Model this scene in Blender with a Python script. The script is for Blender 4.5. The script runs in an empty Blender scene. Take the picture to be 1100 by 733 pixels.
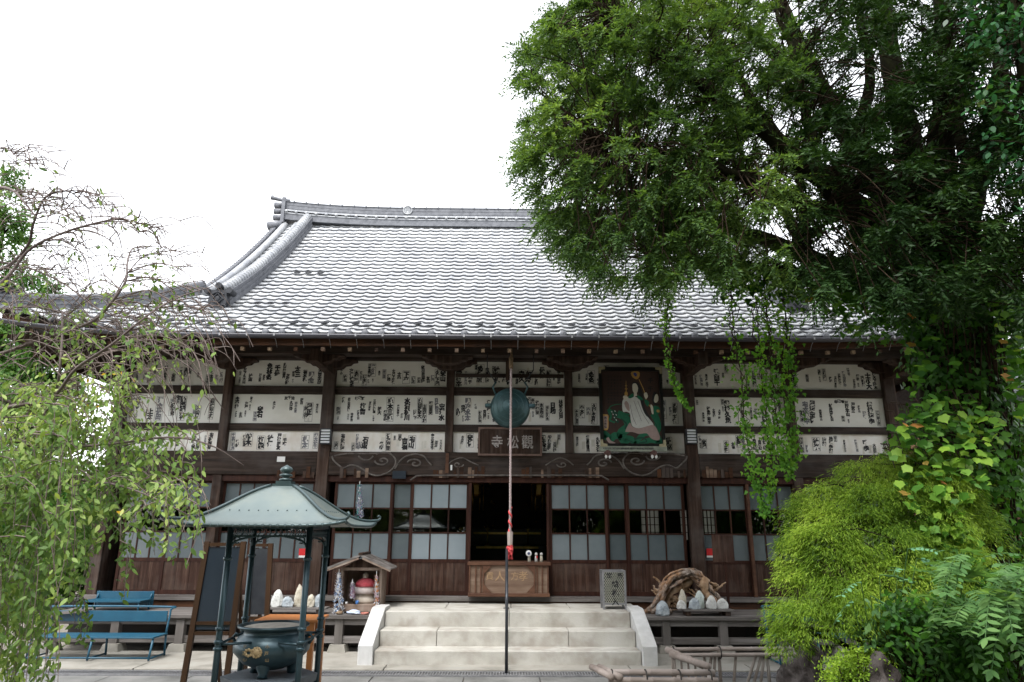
import bpy, math, random
import numpy as np
from mathutils import Vector, Matrix, Quaternion
R = math.radians
random.seed(7); rng = np.random.default_rng(7)
sc = bpy.context.scene
COL = sc.collection

# ------------------------------------------------------------ camera
FPX = 1100 * 24 / 36
CAM = Vector((-0.05, 0.0, 1.65))
CAMROT = Matrix.Rotation(R(-0.5), 3, 'Z') @ Matrix.Rotation(R(90 + 15.5), 3, 'X') @ Matrix.Rotation(R(0.3), 3, 'Z')
cd = bpy.data.cameras.new('camera'); cam = bpy.data.objects.new('camera', cd); COL.objects.link(cam)
cd.lens = 24; cd.sensor_width = 36; cd.clip_start = 0.05; cd.clip_end = 2000
cam.matrix_world = Matrix.Translation(CAM) @ CAMROT.to_4x4()
sc.camera = cam
# ------------------------------------------------------------ sky, sun, exposure
SUN_EL, SUN_AZ = R(62), R(200)
w = bpy.data.worlds.new('World'); sc.world = w; w.use_nodes = True
nt = w.node_tree; nt.nodes.clear()
sky = nt.nodes.new('ShaderNodeTexSky'); sky.sky_type = 'NISHITA'; sky.sun_disc = False
sky.sun_elevation = SUN_EL; sky.sun_rotation = SUN_AZ; sky.dust_density = 1.0; sky.air_density = 1; sky.ozone_density = 1
hs = nt.nodes.new('ShaderNodeHueSaturation'); hs.inputs['Saturation'].default_value = 0.13
bg = nt.nodes.new('ShaderNodeBackground'); bg.inputs['Strength'].default_value = 0.15
wo = nt.nodes.new('ShaderNodeOutputWorld')
nt.links.new(sky.outputs[0], hs.inputs['Color']); nt.links.new(hs.outputs[0], bg.inputs['Color']); nt.links.new(bg.outputs[0], wo.inputs[0])
sl = bpy.data.lights.new('sun', 'SUN'); sl.energy = 0.9; sl.angle = R(18); sl.color = (1, .97, .93)
so = bpy.data.objects.new('sun', sl); COL.objects.link(so)
sd = Vector((math.sin(SUN_AZ) * math.cos(SUN_EL), math.cos(SUN_AZ) * math.cos(SUN_EL), math.sin(SUN_EL)))
so.rotation_euler = sd.to_track_quat('Z', 'Y').to_euler()
sc.view_settings.view_transform = 'Standard'; sc.view_settings.look = 'None'
sc.view_settings.exposure = 2.05; sc.view_settings.gamma = 1; sc.view_settings.use_curve_mapping = False
sc.cycles.max_bounces = 7; sc.cycles.diffuse_bounces = 4; sc.cycles.transparent_max_bounces = 16
sc.cycles.caustics_reflective = False; sc.cycles.caustics_refractive = False

# ------------------------------------------------------------ measuring helpers
def ray(px, py):
    return (CAMROT @ Vector(((px - 550) / FPX, -(py - 366.5) / FPX, -1))).normalized()
def at(px, py, Y):                      # world point seen at a place of the photograph, at distance Y
    d = ray(px, py); return CAM + d * ((Y - CAM.y) / d.y)
def atz(px, py, z):
    d = ray(px, py); return CAM + d * ((z - CAM.z) / d.z)
def XZ(px, py, Y):
    p = at(px, py, Y); return p.x, p.z

# ------------------------------------------------------------ mesh builder
class MB:
    def __init__(s): s.v = []; s.f = []; s.sm = []
    def add(s, vs, fs, smooth=False):
        n = len(s.v); s.v.extend([tuple(p) for p in vs]); s.f.extend([tuple(i + n for i in f) for f in fs]); s.sm.extend([smooth] * len(fs)); return s
    def box(s, x0, x1, y0, y1, z0, z1, rot=None, org=None):
        vs = [Vector((x, y, z)) for x in (x0, x1) for y in (y0, y1) for z in (z0, z1)]
        if rot is not None:
            o = Vector(org) if org is not None else Vector(((x0+x1)/2, (y0+y1)/2, (z0+z1)/2))
            vs = [o + rot @ (p - o) for p in vs]
        return s.add(vs, [(0,1,3,2),(4,6,7,5),(0,4,5,1),(2,3,7,6),(0,2,6,4),(1,5,7,3)])
    def bar(s, a, b, wd, ht, up=(0,0,1)):
        a = Vector(a); b = Vector(b); d = (b - a).normalized(); up = Vector(up)
        sx = d.cross(up)
        if sx.length < 1e-4: sx = Vector((1,0,0))
        sx.normalize(); u = sx.cross(d).normalized()
        vs = [p + sx*i*wd/2 + u*j*ht/2 for p in (a, b) for i, j in ((-1,-1),(1,-1),(1,1),(-1,1))]
        return s.add(vs, [(3,2,1,0),(4,5,6,7),(0,1,5,4),(1,2,6,5),(2,3,7,6),(3,0,4,7)])
    def tube(s, pts, rad, n=8, cap=True, smooth=True, jit=0):
        pts = [Vector(p) for p in pts]; m = len(pts)
        if not hasattr(rad, '__len__'): rad = [rad] * m
        rings = []; prev = None
        for i, p in enumerate(pts):
            t = (pts[min(i+1, m-1)] - pts[max(i-1, 0)])
            t = t.normalized() if t.length > 1e-9 else Vector((0,0,1))
            if prev is None:
                a = Vector((0,0,1)) if abs(t.z) < .9 else Vector((1,0,0)); u = t.cross(a).normalized()
            else:
                u = (prev - t * prev.dot(t)); u = u.normalized() if u.length > 1e-6 else t.orthogonal().normalized()
            prev = u; v = t.cross(u)
            rings.append([p + (u*math.cos(2*math.pi*k/n) + v*math.sin(2*math.pi*k/n)) * rad[i] * (1 + random.uniform(-jit, jit)) for k in range(n)])
        vs = [q for r in rings for q in r]; fs = []
        for i in range(m-1):
            for k in range(n):
                k2 = (k+1) % n; fs.append((i*n+k, i*n+k2, (i+1)*n+k2, (i+1)*n+k))
        if cap: fs.append(tuple(range(n-1, -1, -1))); fs.append(tuple((m-1)*n + k for k in range(n)))
        return s.add(vs, fs, smooth)
    def lathe(s, prof, c, n=24, rot=None, sx=1, sy=1, smooth=True):
        c = Vector(c); vs = []
        for r, z in prof:
            for k in range(n):
                a = 2*math.pi*k/n; p = Vector((r*math.cos(a)*sx, r*math.sin(a)*sy, z))
                if rot is not None: p = rot @ p
                vs.append(c + p)
        m = len(prof); fs = []
        for i in range(m-1):
            for k in range(n):
                k2 = (k+1) % n; fs.append((i*n+k, i*n+k2, (i+1)*n+k2, (i+1)*n+k))
        if prof[0][0] > 1e-5: fs.append(tuple(range(n-1, -1, -1)))
        if prof[-1][0] > 1e-5: fs.append(tuple((m-1)*n + k for k in range(n)))
        return s.add(vs, fs, smooth)
    def prism(s, poly, y0, y1):          # poly in (x, z), extruded along y
        n = len(poly); vs = [(x, y0, z) for x, z in poly] + [(x, y1, z) for x, z in poly]
        ar = sum(poly[i][0]*poly[(i+1)%n][1] - poly[(i+1)%n][0]*poly[i][1] for i in range(n))
        f = tuple(range(n)); b = tuple(range(2*n-1, n-1, -1))
        sd_ = [(i, n+i, n+(i+1)%n, (i+1)%n) for i in range(n)]
        return s.add(vs, [f, b] + sd_)
    def blob(s, c, r, sq=(1,1,1), amp=.15, fr=2.0, seed=0, n=14, rot=None, flat=True):
        rr = random.Random(seed); ph = [rr.uniform(0, 6.28) for _ in range(6)]
        c = Vector(c); vs = []; m = n
        for i in range(m+1):
            th = math.pi*i/m
            for k in range(2*n):
                a = math.pi*k/n; d = Vector((math.sin(th)*math.cos(a), math.sin(th)*math.sin(a), math.cos(th)))
                q = 1 + amp*(math.sin(fr*d.x*2+ph[0])*math.sin(fr*d.y*2.3+ph[1]) + .6*math.sin(fr*d.z*3+ph[2]+fr*d.x) + .4*math.sin(fr*5*d.x+ph[3])*math.sin(fr*5*d.z+ph[4]))
                p = Vector((d.x*r*sq[0]*q, d.y*r*sq[1]*q, d.z*r*sq[2]*q))
                if rot is not None: p = rot @ p
                vs.append(c + p)
        fs = []
        for i in range(m):
            for k in range(2*n):
                k2 = (k+1) % (2*n); fs.append((i*2*n+k, (i+1)*2*n+k, (i+1)*2*n+k2, i*2*n+k2))
        return s.add(vs, fs, not flat)

def link(name, vs, fs, mat, parent=None, smooth=None, loc=None):
    me = bpy.data.meshes.new(name)
    org = Vector((0,0,0))
    if parent is not None: org = wloc(parent)
    elif loc is not None: org = Vector(loc)
    own = Vector(loc) if loc is not None else org
    vs = [(p[0]-own[0], p[1]-own[1], p[2]-own[2]) for p in vs]
    me.from_pydata(vs, [], fs)
    if smooth is not None and any(smooth): me.polygons.foreach_set('use_smooth', smooth)
    me.materials.append(mat); me.update()
    o = bpy.data.objects.new(name, me); COL.objects.link(o)
    if parent is not None: o.parent = parent; o.location = own - org
    else: o.location = own
    return o
def wloc(o):
    p = Vector(o.location)
    while o.parent is not None: o = o.parent; p += Vector(o.location)
    return p
def obj(name, mb, mat, parent=None, loc=None, bev=0):
    o = link(name, mb.v, mb.f, mat, parent, mb.sm, loc)
    if bev:
        b = o.modifiers.new('bevel', 'BEVEL'); b.width = bev; b.segments = 2; b.limit_method = 'ANGLE'; b.angle_limit = R(40)
    return o
def tag(o, label=None, cat=None, group=None, kind=None):
    for k, v in (('label', label), ('category', cat), ('group', group), ('kind', kind)):
        if v: o[k] = v
    return o
def thing(name, label, cat, loc=(0,0,0), group=None):
    o = bpy.data.objects.new(name, None); COL.objects.link(o); o.location = loc; o.empty_display_size = .1
    return tag(o, label, cat, group)
def struct(o): o['kind'] = 'structure'; return o
def bulk(name, V, F, mat, parent=None, smooth=False):     # big numpy meshes; F rows all of one length
    me = bpy.data.meshes.new(name); V = np.asarray(V, dtype=np.float32); F = np.asarray(F, dtype=np.int32)
    if parent is not None: V = V - np.array(wloc(parent), dtype=np.float32)
    me.vertices.add(len(V)); me.vertices.foreach_set('co', V.ravel())
    k = F.shape[1]; me.loops.add(F.size); me.loops.foreach_set('vertex_index', F.ravel())
    me.polygons.add(len(F)); me.polygons.foreach_set('loop_start', np.arange(0, F.size, k, dtype=np.int32))
    me.polygons.foreach_set('loop_total', np.full(len(F), k, dtype=np.int32))
    if smooth: me.polygons.foreach_set('use_smooth', np.ones(len(F), dtype=bool))
    me.materials.append(mat); me.update(calc_edges=True); me.validate()
    o = bpy.data.objects.new(name, me); COL.objects.link(o)
    if parent is not None: o.parent = parent
    return o
def smoothpath(pts, k=4):               # Catmull-Rom
    P = [Vector(p) for p in pts]; P = [2*P[0]-P[1]] + P + [2*P[-1]-P[-2]]; out = []
    for i in range(1, len(P)-2):
        for j in range(k):
            t = j/k; a, b, c, d = P[i-1], P[i], P[i+1], P[i+2]
            out.append(.5*((2*b) + (c-a)*t + (2*a-5*b+4*c-d)*t*t + (3*b-a-3*c+d)*t**3))
    out.append(P[-2]); return out

# ------------------------------------------------------------ materials
def newmat(name):
    m = bpy.data.materials.new(name); m.use_nodes = True; nt = m.node_tree; nt.nodes.clear()
    out = nt.nodes.new('ShaderNodeOutputMaterial'); return m, nt, out
def ramp(nt, fac, stops):
    r = nt.nodes.new('ShaderNodeValToRGB'); e = r.color_ramp.elements
    while len(e) < len(stops): e.new(.5)
    for k, (p, c) in enumerate(stops): e[k].position = p; e[k].color = (*c, 1)
    nt.links.new(fac, r.inputs[0]); return r.outputs[0]
def noise(nt, vec, scale, detail=4, rough=.55, dist=0):
    n = nt.nodes.new('ShaderNodeTexNoise'); n.inputs['Scale'].default_value = scale; n.inputs['Detail'].default_value = detail
    n.inputs['Roughness'].default_value = rough; n.inputs['Distortion'].default_value = dist
    if vec is not None: nt.links.new(vec, n.inputs['Vector'])
    return n.outputs[0]
def coords(nt, scale=(1,1,1), space='Object'):
    tc = nt.nodes.new('ShaderNodeTexCoord'); mp = nt.nodes.new('ShaderNodeMapping'); mp.inputs['Scale'].default_value = scale
    nt.links.new(tc.outputs[space], mp.inputs[0]); return mp.outputs[0]
def mixc(nt, fac, a, b, mode='MIX'):
    m = nt.nodes.new('ShaderNodeMix'); m.data_type = 'RGBA'; m.blend_type = mode
    for s_, x in ((0, fac), (6, a), (7, b)):
        if hasattr(x, 'is_linked') or hasattr(x, 'links'): nt.links.new(x, m.inputs[s_])
        elif s_ == 0: m.inputs[0].default_value = x
        else: m.inputs[s_].default_value = (*x, 1)
    return m.outputs[2]
def mat(name, c0, c1=None, scale=3, stretch=(1,1,1), rough=.7, metal=0, bump=.2, bscale=None, c2=None, spec=.5, detail=5, big=None):
    """two or three tones through noise, fine bump, a large-scale weathering tone"""
    m, nt, out = newmat(name); p = nt.nodes.new('ShaderNodeBsdfPrincipled'); nt.links.new(p.outputs[0], out.inputs[0])
    v = coords(nt, stretch); c1 = c1 or tuple(x*.7 for x in c0)
    n = noise(nt, v, scale, detail, .6)
    st = [(.32, c0), (.68, c1)] if c2 is None else [(.28, c0), (.5, c1), (.74, c2)]
    col = ramp(nt, n, st)
    if big:
        n2 = noise(nt, coords(nt), big[0], 3, .6); col = mixc(nt, ramp(nt, n2, [(.45, (0,0,0)), (.65, (1,1,1))]), col, mixc(nt, big[2], col, big[1]))
    nt.links.new(col, p.inputs['Base Color'])
    p.inputs['Roughness'].default_value = rough; p.inputs['Metallic'].default_value = metal; p.inputs['Specular IOR Level'].default_value = spec
    if bump:
        b = nt.nodes.new('ShaderNodeBump'); b.inputs['Strength'].default_value = bump; b.inputs['Distance'].default_value = .01
        nt.links.new(noise(nt, v, bscale or scale*4, 4, .6), b.inputs['Height']); nt.links.new(b.outputs[0], p.inputs['Normal'])
    return m
def leafmat(name, stops, trans=.35, rough=.5, nscale=1.2, var=.5):
    """each leaf its own tone, patches of tone through the crown"""
    m, nt, out = newmat(name); g = nt.nodes.new('ShaderNodeNewGeometry')
    n = noise(nt, coords(nt), nscale, 2, .5)
    ma = nt.nodes.new('ShaderNodeMath'); ma.operation = 'MULTIPLY_ADD'; ma.inputs[1].default_value = var
    nt.links.new(g.outputs['Random Per Island'], ma.inputs[0])
    mb = nt.nodes.new('ShaderNodeMath'); mb.operation = 'MULTIPLY_ADD'; mb.inputs[1].default_value = 1.6; mb.inputs[2].default_value = -.55 - var*.0
    nt.links.new(n, mb.inputs[0]); nt.links.new(mb.outputs[0], ma.inputs[2])
    col = ramp(nt, ma.outputs[0], stops)
    p = nt.nodes.new('ShaderNodeBsdfPrincipled'); p.inputs['Roughness'].default_value = rough; p.inputs['Specular IOR Level'].default_value = .16
    nt.links.new(col, p.inputs['Base Color']); t = nt.nodes.new('ShaderNodeBsdfTranslucent')
    tc = mixc(nt, 1.0, col, (1.25, 1.2, .5), 'MULTIPLY'); nt.links.new(tc, t.inputs['Color'])
    mx = nt.nodes.new('ShaderNodeMixShader'); mx.inputs[0].default_value = trans
    nt.links.new(p.outputs[0], mx.inputs[1]); nt.links.new(t.outputs[0], mx.inputs[2]); nt.links.new(mx.outputs[0], out.inputs[0])
    return m
M = {}
M['wood'] = mat('dark_weathered_wood', (0.0124,0.0070,0.0054), (0.0387,0.0217,0.0147), 16, (1,1,.06), .72, bump=.6, c2=(0.1008,0.0659,0.0504), big=(2.2, (0.1008,0.0852,0.0775), .5), spec=.18)
M['woodh'] = mat('dark_beam_wood', (0.0105,0.0075,0.0060), (0.0317,0.0211,0.0159), 18, (.06,1,1), .72, bump=.6, c2=(0.0754,0.0528,0.0415), big=(1.8, (0.0754,0.0641,0.0603), .5), spec=.18)
M['panelwood'] = mat('door_board_wood', (0.0162,0.0072,0.0054), (0.0450,0.0208,0.0134), 18, (1,1,.07), .6, bump=.5, c2=(0.1080,0.0630,0.0450), big=(2.4, (0.0990,0.0720,0.0586), .45), spec=.18)
M['redwood'] = mat('reddish_door_frame_wood', (0.0210,0.0077,0.0056), (0.0525,0.0203,0.0126), 14, (1,1,.1), .6, bump=.3, spec=.18)
M['fascia'] = mat('brown_eave_fascia_wood', (0.0280,0.0126,0.0070), (0.0910,0.0385,0.0182), 12, (.08,1,1), .7, bump=.4, big=(2.6, (0.0210,0.0140,0.0105), .8), spec=.18)
M['paleend'] = mat('pale_cut_rafter_end', (0.2520,0.1800,0.1080), (0.1200,0.0720,0.0420), 30, rough=.8)
M['greywood'] = mat('grey_bleached_deck_wood', (0.0480,0.0416,0.0384), (0.1280,0.1160,0.1080), 14, (.06,1,1), .8, bump=.5, c2=(0.2320,0.2160,0.2080), spec=.18)
M['greypost'] = mat('grey_bleached_post_wood', (0.0880,0.0800,0.0720), (0.1680,0.1520,0.1440), 4, (1,1,.15), .8, bump=.5, spec=.18)
M['boxwood'] = mat('worn_offering_box_wood', (.085,.050,.034), (.165,.110,.078), 9, (.12,1,1), .65, bump=.5, c2=(.27,.20,.15), spec=.18)
M['boxtrim'] = mat('brown_box_trim_wood', (.06,.028,.018), (.12,.060,.036), 9, (.3,1,1), .6, bump=.3, spec=.18)
M['orange'] = mat('orange_varnished_wood', (.30,.105,.028), (.42,.17,.055), 3, (1,1,.2), .45, bump=.15)
M['frame'] = mat('brown_easel_wood', (.030,.015,.007), (.055,.028,.013), 3, (1,1,.15), .5, bump=.2, spec=.18)
M['paper'] = mat('aged_white_plaster', (.68,.67,.61), (.78,.775,.73), 2.5, (.6,1,1), .85, bump=.08, c2=(.84,.84,.82), big=(1.4, (.58,.55,.47), .3))
M['paper2'] = mat('yellowed_white_plaster', (.72,.68,.60), (.83,.81,.77), 5, (1,1,.35), .85, bump=.08, c2=(.84,.83,.81), big=(2.5, (.56,.47,.37), .45))
M['ink'] = mat('black_ink', (.012,.012,.014), (.03,.03,.035), 20, rough=.8, bump=0)
M['fadedink'] = mat('faded_grey_ink', (.10,.10,.12), (.25,.25,.27), 30, rough=.8, bump=0)
M['stone'] = mat('pale_cut_granite', (.31,.295,.26), (.43,.415,.375), 2.2, (1,1,1), .8, bump=.3, bscale=60, c2=(.48,.47,.44), big=(2.8, (.23,.20,.165), .6), spec=.2)
M['stoneb'] = mat('white_cut_granite', (0.4510,0.4510,0.4428), (0.5576,0.5576,0.5494), 8, rough=.8, bump=.25, bscale=60, big=(1.5, (0.3280,0.3116,0.2788), .3))
M['paving'] = mat('damp_grey_paving', (0.0800,0.0800,0.0760), (0.1520,0.1520,0.1440), 2, rough=.6, bump=.35, bscale=40, c2=(0.2160,0.2080,0.2000))
M['concrete'] = mat('stained_concrete', (0.1600,0.1520,0.1280), (0.2640,0.2480,0.2160), 2, rough=.85, bump=.3, bscale=30, c2=(0.3040,0.2960,0.2640))
M['ground'] = mat('earth_and_gravel', (.10,.09,.07), (.20,.18,.15), 3, rough=.95, bump=.8, bscale=60, c2=(.26,.24,.21))
M['rock'] = mat('dark_garden_rock', (.020,.017,.016), (.055,.047,.044), 9, rough=.95, bump=1.0, bscale=22, c2=(.10,.09,.085), spec=.15)
M['patina'] = mat('green_bronze_patina', (.035,.060,.065), (.062,.095,.098), 4, rough=.38, metal=.35, bump=.15, spec=.6)
M['patinaroof'] = mat('pale_verdigris_roof_sheet', (.10,.14,.148), (.15,.19,.185), 1.3, (1,1,1), .34, metal=.35, bump=.12, c2=(.22,.24,.20), spec=.7)
M['bronze'] = mat('dark_blue_green_bronze', (.018,.044,.058), (.034,.068,.084), 5, rough=.36, metal=.4, bump=.1, spec=.6)
M['gong'] = mat('verdigris_bell_bronze', (.014,.034,.036), (.028,.068,.070), 5, rough=.45, metal=.35, bump=.2, c2=(.045,.095,.115))
M['gold'] = mat('gilt_metal', (.55,.36,.10), (.72,.52,.18), 20, rough=.35, metal=.8, bump=.1)
M['goldpaint'] = mat('dull_gold_inlay', (.24,.175,.09), (.36,.27,.15), 20, rough=.5, metal=.3, bump=0)
M['ash'] = mat('pale_incense_ash', (.50,.47,.42), (.36,.33,.29), 15, rough=.95, bump=.5)
M['blue'] = mat('blue_painted_metal', (.003,.058,.105), (.005,.078,.135), 6, rough=.42, bump=.05, big=(3, (.03,.08,.11), .4))
M['darkmetal'] = mat('dark_grey_metal', (.030,.033,.040), (.05,.055,.062), 8, rough=.4, metal=.5, bump=.05)
M['gutter'] = mat('dark_purple_grey_gutter', (.040,.040,.052), (.065,.065,.08), 4, (.3,1,1), .42, bump=.1)
M['galv'] = mat('dull_galvanised_metal', (.22,.22,.23), (.33,.33,.34), 9, rough=.5, metal=.6, bump=.05)
M['lampglass'] = mat('white_lamp_diffuser', (.72,.74,.76), (.78,.80,.82), 9, rough=.35, bump=0)
M['red'] = mat('red_sticker', (.62,.015,.018), (.55,.015,.018), 9, rough=.5, bump=0)
M['white'] = mat('white_paint', (.75,.75,.74), (.68,.68,.67), 15, rough=.6, bump=0)
M['black'] = mat('black_lacquer', (.006,.006,.006), (.012,.012,.012), 9, rough=.35, bump=0)
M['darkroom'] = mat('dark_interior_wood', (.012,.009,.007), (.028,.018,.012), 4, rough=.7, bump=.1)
M['boarddark'] = mat('dark_slate_board', (.012,.018,.027), (.022,.030,.042), 2, (1,1,.5), .28, bump=.03)
M['bamboo'] = mat('weathered_bamboo', (0.1700,0.1318,0.1062), (0.3060,0.2550,0.2253), 3, (.3,1,1), .6, bump=.3, c2=(0.3910,0.3485,0.3230))
M['bamboov'] = mat('weathered_bamboo_stake', (0.1360,0.1040,0.0800), (0.2480,0.2080,0.1760), 3, (1,1,.3), .6, bump=.3, c2=(0.3520,0.3200,0.2880))
M['tie'] = mat('black_hemp_tie', (.02,.018,.016), (.04,.035,.03), 30, rough=.9)
M['drift'] = mat('grey_gnarled_driftwood', (.05,.035,.025), (.20,.155,.125), 22, (1,1,1), .85, bump=1.0, bscale=60, c2=(.42,.37,.33), big=(5, (.36,.17,.06), .6))
M['pebw'] = mat('white_painted_stone', (.33,.33,.31), (.50,.50,.48), 14, rough=.85, bump=.9, bscale=40, c2=(.60,.60,.58))
M['pebb'] = mat('pale_blue_grey_stone', (.18,.21,.235), (.30,.335,.36), 14, rough=.85, bump=.9, bscale=40, c2=(.42,.45,.47))
M['pebc'] = mat('cream_stone', (.29,.25,.18), (.44,.40,.32), 14, rough=.85, bump=.9, bscale=40, c2=(.56,.53,.46))
M['rope'] = mat('faded_pink_white_rope', (.26,.19,.19), (.42,.36,.35), 60, rough=.9, bump=.5)
M['ropered'] = mat('red_rope', (.50,.04,.05), (.62,.09,.09), 40, rough=.9, bump=.5)
M['bark'] = mat('dark_mossy_bark', (.006,.006,.004), (.018,.017,.009), 9, (1,1,.3), .95, bump=1.0, bscale=26, c2=(.028,.032,.012), spec=.05)
M['twig'] = mat('brown_twig_bark', (.022,.015,.010), (.050,.034,.022), 12, rough=.9, bump=.3, spec=.1)
M['cherrybark'] = mat('grey_purple_cherry_bark', (.10,.075,.070), (.17,.135,.125), 9, rough=.85, bump=.3)
M['cherrytwig'] = mat('pinkish_grey_twig', (.12,.088,.078), (.21,.165,.148), 9, rough=.85, bump=0)
M['conifer'] = leafmat('conifer_needles', [(.0,(0.0195,0.0439,0.0146)),(.35,(0.0488,0.1000,0.0293)),(.65,(0.0976,0.1769,0.0464)),(1.0,(0.1769,0.2745,0.0732))], .4, .5, .9)
M['innerneedle'] = leafmat('shaded_conifer_needles', [(.0,(0.0088,0.0242,0.0066)),(.5,(0.0220,0.0550,0.0143)),(1.0,(0.0528,0.1045,0.0242))], .2, .5, .9)  # darker copy of the conifer tones: shade among the limbs put into the colour
M['broadleaf'] = leafmat('glossy_broad_leaves', [(.0,(.010,.045,.018)),(.5,(.020,.085,.028)),(.9,(.05,.15,.04)),(1.0,(.14,.20,.05))], .25, .35, 1.2)
M['ivy'] = leafmat('ivy_leaves', [(.0,(0.0130,0.0468,0.0078)),(.45,(0.0338,0.1105,0.0130)),(.85,(0.0910,0.2470,0.0260)),(1.0,(0.1820,0.3900,0.0390))], .35, .45, 1.3)
M['vine'] = leafmat('hanging_vine_leaves', [(.0,(0.0500,0.1500,0.0225)),(.5,(0.1063,0.2750,0.0350)),(1.0,(0.2500,0.4500,0.0562))], .4, .45, 1.0)
M['boston'] = leafmat('large_lobed_creeper_leaves', [(.0,(.020,.075,.012)),(.4,(.06,.17,.022)),(.8,(.13,.28,.035)),(1.0,(.24,.40,.05))], .4, .45, .5, .9)
M['bostonred'] = leafmat('turned_creeper_leaves', [(.0,(.42,.13,.05)),(1.0,(.38,.26,.06))], .4, .5, .5, .9)
M['maple'] = leafmat('yellow_green_threadleaf', [(.0,(.030,.075,.008)),(.35,(.10,.19,.018)),(.7,(.24,.37,.040)),(1.0,(.40,.52,.08))], .45, .5, 1.6)
M['cherry'] = leafmat('cherry_leaves', [(.0,(.055,.11,.03)),(.4,(.13,.225,.06)),(.75,(.27,.38,.11)),(.97,(.50,.58,.22)),(1.0,(.70,.45,.04))], .4, .45, 1.0)
M['shrub'] = leafmat('fresh_green_shrub_leaves', [(.0,(.04,.105,.035)),(.5,(.09,.195,.065)),(1.0,(.18,.31,.11))], .4, .45, 1.4)
M['boxbush'] = leafmat('yellow_green_small_leaves', [(.0,(.12,.22,.02)),(.5,(.20,.33,.03)),(1.0,(.33,.45,.05))], .35, .5, 2)
M['cloth'] = mat('white_blue_folded_paper', (.70,.72,.78), (.30,.38,.52), 26, rough=.8, bump=.3, c2=(.74,.74,.76))
def flat(name, c, rough=.7):
    return mat(name, c, tuple(x*.85 for x in c), 20, rough=rough, bump=0)
# clear glass: sees through and mirrors what is outside
def glassmat():
    m, nt, out = newmat('clear_window_glass'); t = nt.nodes.new('ShaderNodeBsdfTransparent'); t.inputs[0].default_value = (.80,.84,.82,1)
    g = nt.nodes.new('ShaderNodeBsdfGlossy'); g.inputs['Roughness'].default_value = .01
    f = nt.nodes.new('ShaderNodeFresnel'); f.inputs[0].default_value = 1.62
    b = nt.nodes.new('ShaderNodeBump'); b.inputs['Strength'].default_value = .12; b.inputs['Distance'].default_value = .01
    nt.links.new(noise(nt, coords(nt), 2.2, 1), b.inputs['Height']); nt.links.new(b.outputs[0], g.inputs['Normal'])
    mx = nt.nodes.new('ShaderNodeMixShader'); nt.links.new(f.outputs[0], mx.inputs[0]); nt.links.new(t.outputs[0], mx.inputs[1]); nt.links.new(g.outputs[0], mx.inputs[2])
    nt.links.new(mx.outputs[0], out.inputs[0]); return m
M['glass'] = glassmat()
M['frost'] = mat('frosted_blue_grey_glass', (0.1200,0.1480,0.1600), (0.1920,0.2240,0.2400), .9, rough=.25, bump=.03, spec=.8)
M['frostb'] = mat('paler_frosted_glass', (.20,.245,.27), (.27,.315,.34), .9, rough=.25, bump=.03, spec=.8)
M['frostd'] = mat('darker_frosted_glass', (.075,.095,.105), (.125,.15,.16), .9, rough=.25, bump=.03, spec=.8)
def tilemat():
    m, nt, out = newmat('silver_grey_roof_tile'); p = nt.nodes.new('ShaderNodeBsdfPrincipled'); nt.links.new(p.outputs[0], out.inputs[0])
    n = noise(nt, coords(nt), 1.1, 4, .6); n2 = noise(nt, coords(nt), 26, 3, .6)
    vo = nt.nodes.new('ShaderNodeTexVoronoi'); vo.inputs['Scale'].default_value = 4.2; nt.links.new(coords(nt), vo.inputs['Vector']); bw = nt.nodes.new('ShaderNodeRGBToBW'); nt.links.new(vo.outputs['Color'], bw.inputs[0])
    c = ramp(nt, n, [(.3,(.27,.28,.295)),(.55,(.35,.36,.372)),(.75,(.42,.428,.438))])
    c = mixc(nt, ramp(nt, n2, [(.5,(0,0,0)),(.75,(.5,.5,.5))]), c, (.22,.23,.255))
    c = mixc(nt, 1.0, c, ramp(nt, bw.outputs[0], [(.2,(.72,.73,.76)),(.5,(.98,.98,.98)),(.8,(1,1,1))]), 'MULTIPLY')
    nt.links.new(c, p.inputs['Base Color']); p.inputs['Roughness'].default_value = .38; p.inputs['Specular IOR Level'].default_value = .75
    return m
M['tile'] = tilemat()
M['ridgetile'] = mat('grey_ridge_tile', (.060,.064,.075), (.115,.12,.135), 9, rough=.5, bump=.4, bscale=30, c2=(.16,.165,.18), spec=.4)
M['onitile'] = mat('dark_ornament_tile', (.018,.019,.024), (.045,.048,.055), 8, rough=.6, bump=.4, spec=.3)

# ------------------------------------------------------------ lettering
_gl = {}
def glyph(ch, fat=0.0):
    k = (ch, fat)
    if k in _gl: return _gl[k]
    cu = bpy.data.curves.new('letter', 'FONT'); cu.body = ch; cu.size = 1; cu.offset = fat; cu.resolution_u = 2; cu.fill_mode = 'FRONT'
    o = bpy.data.objects.new('letter', cu); COL.objects.link(o)
    bpy.context.view_layer.update()
    me = bpy.data.meshes.new_from_object(o.evaluated_get(bpy.context.evaluated_depsgraph_get()))
    vs = [(v.co.x, v.co.y) for v in me.vertices]; fs = [tuple(p.vertices) for p in me.polygons]
    bpy.data.objects.remove(o); bpy.data.curves.remove(cu); bpy.data.meshes.remove(me)
    if vs:
        xs = [v[0] for v in vs]; ys = [v[1] for v in vs]; cx = (min(xs)+max(xs))/2; cy = (min(ys)+max(ys))/2
        vs = [(x-cx, y-cy) for x, y in vs]
    _gl[k] = (vs, fs); return _gl[k]
def put(mb, ch, x, y, z, size, fat=.0, sx=1.0, rot=0):      # a letter on a wall facing the camera
    vs, fs = glyph(ch, fat); c, s = math.cos(rot), math.sin(rot)
    mb.add([(x + (a*sx*c - b*s)*size, y, z + (a*sx*s + b*c)*size) for a, b in vs], fs)
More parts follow.
